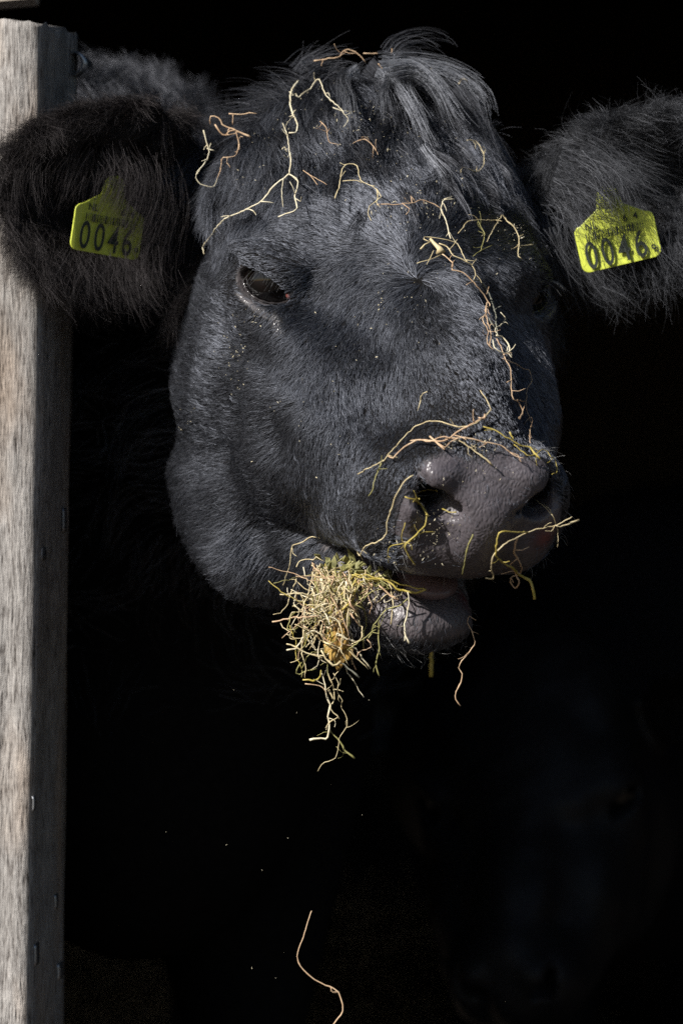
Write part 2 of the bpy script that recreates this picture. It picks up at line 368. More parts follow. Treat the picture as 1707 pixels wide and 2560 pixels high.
# ---------------------------------------------------------------- hair material
def hair_mat(name, refl, base, ru=.22, rv=.5):
    """opaque dark hair: sheen along the strand over a nearly black core, varied from hair to hair"""
    m = bpy.data.materials.new(name); m.use_nodes = True; nt = m.node_tree
    for n in list(nt.nodes):
        if n.type == 'BSDF_PRINCIPLED': nt.nodes.remove(n)
    h = nt.nodes.new('ShaderNodeBsdfHair'); h.component = 'Reflection'
    h.inputs['RoughnessU'].default_value = ru; h.inputs['RoughnessV'].default_value = rv; h.inputs['Offset'].default_value = math.radians(-3)
    hi = nt.nodes.new('ShaderNodeHairInfo'); mr = nt.nodes.new('ShaderNodeMapRange'); mr.inputs['To Min'].default_value = .2; mr.inputs['To Max'].default_value = 1.8
    vm = nt.nodes.new('ShaderNodeVectorMath'); vm.operation = 'SCALE'; vm.inputs[0].default_value = refl
    nt.links.new(hi.outputs['Random'], mr.inputs[0]); nt.links.new(mr.outputs[0], vm.inputs['Scale']); nt.links.new(vm.outputs[0], h.inputs['Color'])
    d = nt.nodes.new('ShaderNodeBsdfDiffuse'); d.inputs[0].default_value = (*base, 1); ad = nt.nodes.new('ShaderNodeAddShader')
    nt.links.new(h.outputs[0], ad.inputs[0]); nt.links.new(d.outputs[0], ad.inputs[1]); nt.links.new(ad.outputs[0], nt.nodes['Material Output'].inputs['Surface'])
    return m
M_FUR = hair_mat('black_fur', (.118,.126,.148), (.005,.005,.0055), .25)
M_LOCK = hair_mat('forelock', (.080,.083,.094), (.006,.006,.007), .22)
M_EARSHADE = hair_mat('shaded_ear_fur', (.048,.044,.045), (.008,.0065,.006), .3)  # shade on the ear beside the post put into a duller fur colour
M_EARLIT = hair_mat('lit_ear_fur', (.078,.081,.090), (.006,.006,.006), .28)  # same ear fur brightened: sunlight on the far ear put into its colour
M_SHEEN = hair_mat('sheen_forelock', (.20,.21,.235), (.008,.008,.009), .35)  # brighter copy of the forelock hair, its shine put into the colour
M_WHISK = hair_mat('whisker', (.15,.15,.15), (.02,.018,.016))

# ---------------------------------------------------------------- the cow's body: one continuous skin
HV = .0026
f_, lo_ = build_field(head_sdf, (-.36,-.44,-.32), (.36,.30,.20), HV)
VL, Q = surface_nets(f_, lo_, HV); del f_
VW = to_world(VL); Q = Q[:, ::-1]
def body_sdf(P):           # world space
    d = cone(P, (-.02,.32,CZ+.11), (-.28,.80,CZ+.06), .150, .26)
    d = smin(d, ell(P, (-.235,.66,CZ+.19), (.17,.34,.225)), .08)
    d = smin(d, cone(P, (-.30,.80,CZ-.02), (-.36,1.9,CZ-.02), .36, .40), .12)
    d = smin(d, ell(P, (-.20,.62,CZ-.18), (.18,.22,.26)), .1)
    for x in (-.42, -.10):
        d = smin(d, poly(P, [(x,.78,CZ-.25),(x,.76,.45),(x,.80,.05),(x,.76,.03)], [.13,.06,.05,.06]), .06)
        d = smin(d, poly(P, [(x-.1,2.0,CZ-.15),(x-.1,1.95,.55),(x-.1,2.05,.30),(x-.1,2.0,.04)], [.18,.08,.05,.06]), .08)
    return d
fb, lob = build_field(body_sdf, (-1.0,.12,-.04), (.45,2.6,1.52), .020)
VB, QB = surface_nets(fb, lob, .020); del fb
nH = len(VW)
VALL = np.concatenate([VW, VB]); QALL = np.concatenate([Q, QB+nH])

def jaw_d(P):
    j = poly(P, [(-.085,-.02,-.195),(-.060,.08,-.187),(-.026,.178,-.184)], [.062,.044,.032])
    return smin(j, ell(P, (-.014,.206,-.180), (.042,.034,.026)), .015)
def masks(P):
    """bare skin 0..1 : nose pad, lower lip rim, eyelids"""
    r, f, u = P[:,0], P[:,1], P[:,2]
    wob = .003*np.sin(r*160)+.002*np.sin(u*210+1)
    pad = smooth(-.006, .004, f-(.251-.30*np.clip(-u-.060, 0, 1)+.35*np.clip(-r-.02, 0, 1)*(u < -.08)+.9*np.clip(np.abs(r)-.052, 0, 1)+.15*np.clip(u+.02,0,1))+wob)
    pad *= (u > -.145)
    inj = jaw_d(P.astype(np.float32)) < .004
    lip = inj*smooth(-.190, -.176, u+.08*np.clip(.20-f,0,.1))*smooth(.135, .165, f)*(f < .26)
    ed = np.minimum(np.linalg.norm(P-eye_c(-1), axis=1), np.linalg.norm(P-eye_c(1), axis=1))
    lid = 1-smooth(.0308, .0325, ed)
    # inside of mouth and nostrils
    corner = .7*(1-smooth(.005, .014, np.linalg.norm(P-np.array([-.077,.142,-.152]), axis=1)))
    return pad, np.maximum(lip, corner), lid
pad, lip, lid = masks(VL)
# colours of the skin itself
cc = np.tile(np.array([.010,.0095,.0095]), (nH,1))
padc = np.array([.096,.085,.094])
cc = cc*(1-pad[:,None])+padc*pad[:,None]
lipc = np.array([.115,.100,.106])
cc = cc*(1-lip[:,None])+lipc*lip[:,None]
lidc = np.array([.075,.066,.068])
cc = cc*(1-lid[:,None])+lidc*lid[:,None]
# pink patch by the far nostril and on the lower lip, pale tear stain under the eye
def spot(c, rad): return np.exp(-(((VL-np.array(c))/rad)**2).sum(1))
pk = np.clip(spot((.052,.262,-.078), .009)+spot((.026,.208,-.160), .009)*1.2, 0, 1)[:,None]
cc = cc*(1-pk)+np.array([.16,.045,.045])*pk
wet = np.clip(spot((-.050,.262,-.085), .020)*1.0+spot((-.036,.262,-.028), .012), 0, 1)
bare = np.clip(np.maximum(np.maximum(pad, lip), lid), 0, 1)
# pale wet rim of the lower lid
for s in (-1, 1):
    A = eye_axes(s); e3 = (VL-eye_c(s)) @ A
    rim_ = np.exp(-((e3[:,2]+.0142)/.0020)**2)*smooth(.008, .016, e3[:,0])*smooth(.026, .012, np.abs(e3[:,1]-.002))
    tear = np.exp(-(((e3[:,2]+.0150+.45*(e3[:,1]-.026))/.0035)**2))*smooth(.020, .026, e3[:,1])*smooth(.040, .033, e3[:,1])*smooth(.0, .01, e3[:,0])
    rim_ = np.maximum(rim_, tear)
    cc = cc*(1-rim_[:,None])+np.array([.105,.098,.102])*rim_[:,None]; bare = np.maximum(bare, rim_); wet = np.maximum(wet, rim_*.6)
wet = np.where(bare > .02, .62*bare*(1-wet)+wet, 0)
colr = np.concatenate([np.c_[cc, np.ones(nH)], np.tile([.010,.0095,.0095,1], (len(VB),1))])
M_SKIN = mat('cow_skin', (.01,.01,.01), .5)
b = M_SKIN.node_tree.nodes['Principled BSDF']
a = N(M_SKIN, 'ShaderNodeVertexColor', layer_name='skin'); nz = N(M_SKIN, 'ShaderNodeTexNoise'); nz.inputs['Scale'].default_value = 120; nz.inputs['Detail'].default_value = 6
tc = N(M_SKIN, 'ShaderNodeTexCoord'); L(M_SKIN, tc.outputs['Object'], nz.inputs['Vector'])
mr = N(M_SKIN, 'ShaderNodeMapRange'); mr.inputs['To Min'].default_value = .55; mr.inputs['To Max'].default_value = 1.45
L(M_SKIN, nz.outputs[0], mr.inputs[0]); mx = N(M_SKIN, 'ShaderNodeVectorMath', operation='SCALE')
L(M_SKIN, a.outputs[0], mx.inputs[0]); L(M_SKIN, mr.outputs[0], mx.inputs['Scale']); L(M_SKIN, mx.outputs[0], b.inputs['Base Color'])
at = N(M_SKIN, 'ShaderNodeAttribute', attribute_name='wet'); rg = N(M_SKIN, 'ShaderNodeMapRange')
rg.inputs['To Min'].default_value = .85; rg.inputs['To Max'].default_value = .12; L(M_SKIN, at.outputs['Fac'], rg.inputs[0]); L(M_SKIN, rg.outputs[0], b.inputs['Roughness'])
sg = N(M_SKIN, 'ShaderNodeMapRange'); sg.inputs['From Max'].default_value = .4; sg.inputs['To Max'].default_value = .5; L(M_SKIN, at.outputs['Fac'], sg.inputs[0]); L(M_SKIN, sg.outputs[0], b.inputs['Specular IOR Level'])
vo = N(M_SKIN, 'ShaderNodeTexVoronoi', feature='SMOOTH_F1'); vo.inputs['Scale'].default_value = 480; vo.inputs['Smoothness'].default_value = .6
wp = N(M_SKIN, 'ShaderNodeTexNoise'); wp.inputs['Scale'].default_value = 60; wv = N(M_SKIN, 'ShaderNodeVectorMath', operation='MULTIPLY_ADD')
wv.inputs[1].default_value = (.012,.012,.012); L(M_SKIN, tc.outputs['Object'], wp.inputs['Vector']); L(M_SKIN, wp.outputs[1], wv.inputs[0]); L(M_SKIN, tc.outputs['Object'], wv.inputs[2])
ms = N(M_SKIN, 'ShaderNodeMapping'); ms.inputs['Scale'].default_value = (1,1,.6); L(M_SKIN, wv.outputs[0], ms.inputs[0]); L(M_SKIN, ms.outputs[0], vo.inputs['Vector'])
bp = N(M_SKIN, 'ShaderNodeBump'); bp.inputs['Strength'].default_value = .5; bp.inputs['Distance'].default_value = .0013
bp.invert = True
n2 = N(M_SKIN, 'ShaderNodeBump'); n2.inputs['Strength'].default_value = .4; n2.inputs['Distance'].default_value = .0006
L(M_SKIN, vo.outputs['Distance'], bp.inputs['Height']); L(M_SKIN, nz.outputs[0], n2.inputs['Height']); L(M_SKIN, bp.outputs[0], n2.inputs['Normal']); L(M_SKIN, n2.outputs[0], b.inputs['Normal'])
COW_O = np.array([-.25, .75, 0.])
cow = mesh_obj('cow', VALL, QALL, M_SKIN, origin=COW_O)
ca = cow.data.color_attributes.new('skin', 'FLOAT_COLOR', 'POINT'); ca.data.foreach_set('color', colr.astype(np.float32).ravel())
wa = cow.data.attributes.new('wet', 'FLOAT', 'POINT'); wa.data.foreach_set('value', np.concatenate([wet, np.zeros(len(VB))]).astype(np.float32))
tag(cow, 'black shaggy cow with hay in its mouth looking out of the dark stable', 'cow')
NRM = np.zeros(len(VALL)*3); cow.data.vertex_normals.foreach_get('vector', NRM) if hasattr(cow.data, 'vertex_normals') else cow.data.vertices.foreach_get('normal', NRM)
NRM = NRM.reshape(-1,3)
from mathutils.bvhtree import BVHTree
from mathutils.kdtree import KDTree
BV = BVHTree.FromPolygons([tuple(v) for v in VW], Q.tolist())
CAM = Vector((0,-D,CZ))
def hit(x, y):
    r = BV.ray_cast(CAM, Vector(((x-853.5)/F_PX, 1, (1280-y)/F_PX)).normalized())
    return (None, None) if r[0] is None else (np.array(r[0]), np.array(r[1]))

# ---------------------------------------------------------------- fur
WH = np.array([-.014, .085, .048])                       # whorl between the eyes
def ear_q(P, i): return (P-EARS[i]['b']) @ EARS[i]['A']
def fur_dir(P):
    """lie of the coat in head space (before projecting on the skin)"""
    r, f, u = P[:,0], P[:,1], P[:,2]
    v = P-WH; v = norm(v*np.array([1,1,1.]))
    sw = np.stack([-v[:,1], v[:,0], 0*r], 1)*np.exp(-((P-WH)**2).sum(1)/.03**2)[:,None]*.8
    d = v+sw
    nose = smooth(.0, .06, f)*(u > -.04)
    d = d+nose[:,None]*np.array([0,.9,-.1])
    poll = smooth(.02, -.09, f)*smooth(-.05, .03, u)
    d = d*(1-poll[:,None])+poll[:,None]*np.stack([r*6, .8+0*r, -.1+0*r], 1)
    ck = smooth(.04, .07, np.abs(r))*smooth(.16, .10, f)*smooth(.0, -.03, u)
    d = d+ck[:,None]*np.array([0,-.55,.12])
    jaw = smooth(-.12, -.18, u)
    d = d+jaw[:,None]*np.array([-.1,-.2,-.8])
    muz = smooth(.17, .22, f)
    d = d+muz[:,None]*np.stack([r*8, -.5+0*r, .3+0*r], 1)*.8
    n3 = np.stack([rff(P, 11, .06), rff(P, 12, .06), rff(P, 13, .06)], 1)*.22+np.stack([rff(P, 21, .018), rff(P, 22, .018), rff(P, 23, .018)], 1)*.08
    rough = .35+1.3*smooth(.03, -.05, f)*smooth(-.03, .03, u)
    return norm(d)+n3*rough[:,None]
def fur_len(P):
    r, f, u = P[:,0], P[:,1], P[:,2]
    l = np.full(len(P), .0105)
    l = l+.018*smooth(.015, -.05, f)*smooth(-.01, .04, u)
    l = l+.014*smooth(-.05, -.13, f)*smooth(-.02, .05, u)
    l = l+.006*np.exp(-((P-WH)**2).sum(1)/.04**2)
    l = l+.013*smooth(-.15, -.20, u)*smooth(.17, .10, f)
    l = l-.0072*smooth(.14, .215, f)*(u > -.14)
    l = l-.0045*smooth(.10, .17, f)*(u <= -.14)
    ed = np.minimum(np.linalg.norm(P-eye_c(-1), axis=1), np.linalg.norm(P-eye_c(1), axis=1))
    l = l*(.26+.74*smooth(.030, .062, ed))
    return np.maximum(l, .0025)
def sample(V, F, w, n):
    tri = np.concatenate([F[:,[0,1,2]], F[:,[0,2,3]]])
    a, b_, c = V[tri[:,0]], V[tri[:,1]], V[tri[:,2]]
    ar = np.linalg.norm(np.cross(b_-a, c-a), axis=1)*w[tri].mean(1)
    cs = np.cumsum(ar); t = np.searchsorted(cs, rng.uniform(0, cs[-1], n)); t = np.minimum(t, len(tri)-1)
    u, v = rng.uniform(size=n), rng.uniform(size=n); s = np.sqrt(u)
    B = np.stack([1-s, s*(1-v), s*v], 1)
    return tri[t], B
def bary(A, T, B): return (A[T]*(B[...,None] if A.ndim == 2 else B)).sum(1)
def hair_obj(name, P, R, material, parent):
    """P (n,k,3) world points, R (n,k) radii"""
    n, k = P.shape[:2]
    hc = bpy.data.hair_curves.new(name); hc.add_curves([k]*n)
    o0 = np.array(parent.matrix_world.translation)
    hc.points.foreach_set('position', (P-o0).astype(np.float32).ravel())
    ra = hc.attributes.get('radius') or hc.attributes.new('radius', 'FLOAT', 'POINT')
    ra.data.foreach_set('value', R.astype(np.float32).ravel())
    hc.materials.append(material)
    o = bpy.data.objects.new(name, hc); col.objects.link(o); o.parent = parent
    tag(o, kind='stuff'); return o
def grow(root, nrm, T, ln, lift, k=5, wig=.06, curl=.0, clump=.0, nclump=0, bend=.35, grav=0.):
    n = len(root); T = T-nrm*(T*nrm).sum(1, keepdims=True); T = norm(T)
    B = np.cross(nrm, T); t = np.linspace(0, 1, k)[None,:,None]
    lf = lift if np.ndim(lift) else np.full(n, lift)
    d0 = norm(T*np.cos(lf)[:,None]+nrm*np.sin(lf)[:,None])
    l = ln[:,None,None]
    side = rng.normal(size=(n,1,1))*wig
    P = root[:,None,:]+l*(d0[:,None,:]*t-nrm[:,None,:]*(np.sin(lf)*bend)[:,None,None]*t*t+B[:,None,:]*side*(t*t)*2)
    P = P+l*wig*.5*rng.normal(size=(n,k,3))*t*.5
    if curl: ph = rng.uniform(0, 6.28, (n,1,1)); P = P+l*curl*(B[:,None,:]*np.sin(t*7+ph)+nrm[:,None,:]*np.cos(t*7+ph))*t
    if grav: P = P+l*grav*np.array([0,0,-1.])*t*t
    if nclump:
        sd = rng.choice(n, nclump, replace=False); kd = KDTree(nclump)
        for i, j in enumerate(sd): kd.insert(root[j], i)
        kd.balance(); idx = np.array([sd[kd.find(x)[1]] for x in root])
        tgt = P[idx]; am = clump*(.6+.8*rng.uniform(size=(n,1,1)))
        P = P+(tgt-P)*np.clip(am*t**1.3, 0, .95)
    return P
def radii(n, k, r0, r1): return np.tile(np.linspace(r0, r1, k), (n,1))*rng.uniform(.75, 1.25, (n,1))
if FUR:
    isear = np.zeros(nH)
    for i in (0,1):
        q = ear_q(VL, i); isear = np.maximum(isear, smooth(-.01, .02, q[:,0])*(np.abs(q[:,1]) < .09)*(np.abs(q[:,2]) < .06))
    view = norm(np.array(CAM)-VW); facing = (view*NRM[:nH]).sum(1)
    dens = (1-.97*bare)*(1-isear)
    dens *= np.where(VL[:,1] < -.2, .35, 1.0)*np.where(facing < -.25, .25, 1.0)
    eyeh = np.minimum(np.linalg.norm(VL-eye_c(-1), axis=1), np.linalg.norm(VL-eye_c(1), axis=1)) < .0285
    dens[eyeh] = 0
    n = int(330000*FUR)
    T_, B_ = sample(VW, Q, dens, n)
    p = bary(VL, T_, B_); pw = to_world(p); nn = norm(bary(NRM, T_, B_))
    T = fur_dir(p) @ HR.T; ln = fur_len(p)*rng.uniform(.7, 1.25, n)
    top = smooth(.03, -.05, p[:,1])*smooth(-.03, .03, p[:,2])
    lift = np.radians(15+16*top+7*rng.normal(size=n))
    P = grow(pw, nn, T, ln, lift, 5, .11, 0, .42, n//6, .45)
    P = P+(ln*top*.35)[:,None,None]*np.array([0,0,-1.])*np.linspace(0,1,5)[None,:,None]**2
    hair_obj('fur', P, radii(n, 5, .00014, .00005), M_FUR, cow)
    # ears: long hair along the rims and inside
    for i in (0,1):
        E = EARS[i]; q = ear_q(VL, i)
        wgt = isear*(np.abs(q[:,1]) < .09)*((q[:,0] < E['L']+.03) & (q[:,0] > -.03))*(np.linalg.norm(VL-E['b'], axis=1) < E['L']+.08)
        rim = smooth(.55, .95, np.abs(q[:,1])/(E['W']*np.sqrt(np.clip(1-((q[:,0]-E['L']*.5)/(E['L']*.56))**2, .05, 1))))
        wgt = wgt*(.6+1.1*rim)
        n = int(46000*FUR); T_, B_ = sample(VW, Q, wgt, n); p = bary(VL, T_, B_); pw = to_world(p); nn = norm(bary(NRM, T_, B_)); qq = ear_q(p, i)
        rimv = bary(rim, T_, B_)
        e1, e2, e3 = E['Aw'][:,0], E['Aw'][:,1], E['Aw'][:,2]
        T = e1*.75+e2*(qq[:,1]/E['W'])[:,None]*.8+np.array([0,0,-1.])*(.35+.3*(qq[:,1] < 0))[:,None]
        T = T+.55*np.stack([rff(p, 31, .03), rff(p, 32, .03), rff(p, 33, .03)], 1)
        ln = (.016+.014*rimv+.014*(qq[:,1] < -.01)*rimv)*rng.uniform(.5, 1.35, n)
        P = grow(pw, nn, T, ln, np.radians(28+12*rng.normal(size=n)), 6, .22, .07, .45, n//18, .4, .15)
        hair_obj('ear_hair', P, radii(n, 6, .00009, .00003), M_EARSHADE if i == 0 else M_EARLIT, cow)
    # withers and neck
    w2 = smooth(CZ-.25, CZ+.2, VB[:,2])*(VB[:,1] < 1.1)*(.25+.75*smooth(CZ+.25, CZ+.40, VB[:,2]))
    n = int(40000*FUR); T_, B_ = sample(VB, QB, w2, n); pw = bary(VB, T_, B_); nn = norm(bary(NRM[nH:], T_, B_))
    T = np.tile(np.array([-.2,.8,-.15]), (n,1))+.5*np.stack([rff(pw, 41, .08), rff(pw, 42, .08), rff(pw, 43, .08)], 1)
    P = grow(pw, nn, T, rng.uniform(.03,.075,n), np.radians(55+14*rng.normal(size=n)), 5, .15, .03, .6, n//25, .3)
    hair_obj('neck_fur', P, radii(n, 5, .00020, .00007), M_LOCK, cow)
# ---------------------------------------------------------------- eyes, lashes, tongue
def uvsphere(c, A, rr, nu=32, nv=20):
    V = []; F = []
    for i in range(nv+1):
        th = math.pi*i/nv
        for j in range(nu):
            ph = 2*math.pi*j/nu; V.append(c+A@(np.array([math.cos(th), math.sin(th)*math.cos(ph), math.sin(th)*math.sin(ph)])*rr))
    for i in range(nv):
        for j in range(nu):
            k = (j+1) % nu; F.append((i*nu+j, i*nu+k, (i+1)*nu+k, (i+1)*nu+j))
    return np.array(V), F
M_TEAR = mat('tear_film', (.03,.026,.026), .08, .8)
M_EYE = mat('dark_eye', (.010,.006,.005), .03, .6)
b = M_EYE.node_tree.nodes['Principled BSDF']
tc = N(M_EYE, 'ShaderNodeTexCoord'); nz = N(M_EYE, 'ShaderNodeTexNoise'); nz.inputs['Scale'].default_value = 90; rp = N(M_EYE, 'ShaderNodeValToRGB')
rp.color_ramp.elements[0].color = (.002,.0016,.0015,1); rp.color_ramp.elements[1].color = (.007,.0035,.003,1); rp.color_ramp.elements[0].position = .4
L(M_EYE, tc.outputs['Object'], nz.inputs['Vector']); L(M_EYE, nz.outputs[0], rp.inputs[0]); L(M_EYE, rp.outputs[0], b.inputs['Base Color'])
for s in (-1, 1):
    A = eye_axes(s); c = eye_c(s)
    V, F = uvsphere(c, A, np.array([EYE_R,EYE_R,EYE_R])); e = mesh_obj('eye', to_world(V), F, M_EYE, cow, origin=to_world(c))
    # pink inner corner
    M_CAR = mat('eye_corner', (.22,.07,.06), .25)
    V, F = uvsphere(c+A[:,0]*.0150+A[:,1]*.0205-A[:,2]*.001, A, np.array([.0045,.0045,.0035]), 12, 8); mesh_obj('eye_corner', to_world(V), F, M_CAR, cow)
    # wet line along the lower lid
    tl = np.linspace(-.92,.96,22); vv = -.0018-.0118*np.sqrt(1-tl**2*.98)+.0012; aa = np.sqrt(np.maximum((EYE_R+.0009)**2-(tl*.0225)**2-vv**2, 1e-6))
    PT = to_world(c+np.outer(aa, A[:,0])+np.outer(tl*.0225, A[:,1])+np.outer(vv, A[:,2])); TT = norm(np.gradient(PT, axis=0)); ua = norm(np.cross(TT, [0,1.,0])); ub = np.cross(TT, ua); an8 = np.linspace(0,6.2832,8,endpoint=False)
    rad8 = .0009*(1+.35*np.sin(np.arange(22)*1.7))[:,None,None]
    V = (PT[:,None,:]+rad8*(ua[:,None,:]*np.cos(an8)[None,:,None]+ub[:,None,:]*np.sin(an8)[None,:,None])).reshape(-1,3)
    mesh_obj('tear_line', V, [(i*8+j, i*8+(j+1) % 8, i*8+8+(j+1) % 8, i*8+8+j) for i in range(21) for j in range(8)], M_TEAR, cow)
    # lashes on the upper lid
    n = 20; t = rng.uniform(-1, 1, n); root = c+A[:,0]*(.0280)+np.outer(t*.023, A[:,1])+np.outer(.0122*(1-.75*t*t), A[:,2])-np.outer(np.abs(t)**2*.010, A[:,0])
    dirw = A[:,0]*.95+np.outer(t*.35, A[:,1])-A[:,2]*.10+rng.normal(size=(n,3))*.14
    tt = np.linspace(0,1,5)[None,:,None]; P = root[:,None,:]+(.013*rng.uniform(.6,1.2,n))[:,None,None]*(dirw[:,None,:]*tt-A[:,2]*.50*tt**2+A[:,0]*0)
    hair_obj('eyelash', to_world(P.reshape(-1,3)).reshape(P.shape), radii(n, 5, .00015, .00005), M_WHISK, cow)
M_TONGUE = mat('tongue', (.19,.125,.128), .3)
c = np.array([-.004,.184,-.160]); V, F = uvsphere(c, np.eye(3), np.array([.024,.030,.013]), 28, 16)
mesh_obj('tongue', to_world(V), F, M_TONGUE, cow)
# chin whiskers
cand = np.where((VL[:,2] < -.18) & (VL[:,1] > .11) & (lip < .1))[0]; ii = rng.choice(cand, 420)
P = grow(VW[ii], NRM[ii], np.tile([.2,-.6,-.5], (420,1)), rng.uniform(.006,.022,420), np.radians(50+15*rng.normal(size=420)), 5, .15, 0, 0, 0, .3)
hair_obj('whisker', P, radii(420, 5, .00012, .00004), M_WHISK, cow)
cand = np.where((pad > .05) & (pad < .95) | ((VL[:,1] > .22) & (np.abs(VL[:,0]) > .045)))[0]; ii = rng.choice(cand, 160)
P = grow(VW[ii], NRM[ii], np.tile([.1,-.3,-.5], (160,1)), rng.uniform(.006,.016,160), np.radians(60+15*rng.normal(size=160)), 4, .15, 0, 0, 0, .3)
hair_obj('whisker', P, radii(160, 4, .00010, .00004), M_WHISK, cow)

# ---------------------------------------------------------------- locks on the poll
def on_coat(x, y, off=.006):
    p, nrm = hit(x, y)
    if p is None: return None
    return p+(nrm*.5+np.array([0,-1,0])*.7)*off
def trace(pts, off=.006, Y=None):
    """picture points to points lying on the coat; where the ray leaves the head the depth carries on from its neighbour"""
    out = []; known = []
    offs = off if isinstance(off, (list, tuple)) else [off]*len(pts)
    for (x, y), o in zip(pts, offs): out.append(on_coat(x, y, o) if Y is None else None)
    if Y is not None:
        Ys = np.interp(np.linspace(0,1,len(pts)), np.linspace(0,1,len(Y)), Y) if isinstance(Y, (list,tuple)) else [Y]*len(pts)
        return np.array([unpx(x, y, yy) for (x, y), yy in zip(pts, Ys)])
    ok = [i for i, q in enumerate(out) if q is not None]
    for i, q in enumerate(out):
        if q is None:
            j = min(ok, key=lambda m: abs(m-i)) if ok else None
            out[i] = unpx(*pts[i], out[j][1] if ok else 0.1)
    return np.array(out)
def resample(P, n):
    P = np.asarray(P); P2 = P
    d = np.r_[0, np.cumsum(np.linalg.norm(np.diff(P2, axis=0), axis=1))]; t = np.linspace(0, d[-1], n)
    if len(P) < 3: return np.stack([np.interp(t, d, P2[:,k]) for k in range(3)], 1)
    # Catmull-Rom, so that the strand bends instead of breaking
    m = np.gradient(P2, d, axis=0); i = np.clip(np.searchsorted(d, t, 'right')-1, 0, len(P)-2); h_ = (d[i+1]-d[i])[:,None]; s = ((t-d[i])[:,None])/h_
    return (2*s**3-3*s**2+1)*P2[i]+(s**3-2*s**2+s)*h_*m[i]*.8+(-2*s**3+3*s**2)*P2[i+1]+(s**3-s**2)*h_*m[i+1]*.8
def c1(L_): return [(400+x/1.742, 50+y/1.742) for x, y in L_]
def c5(L_): return [(850+x/2.851, 420+y/2.851) for x, y in L_]
def cb(L_): return [(1050+x/3.6175, 600+y/3.6175) for x, y in L_]
def cm(L_): return [(880+x/2.6133, 1020+y/2.6133) for x, y in L_]
def cl(L_): return [(680+x/2.6133, 1300+y/2.6133) for x, y in L_]
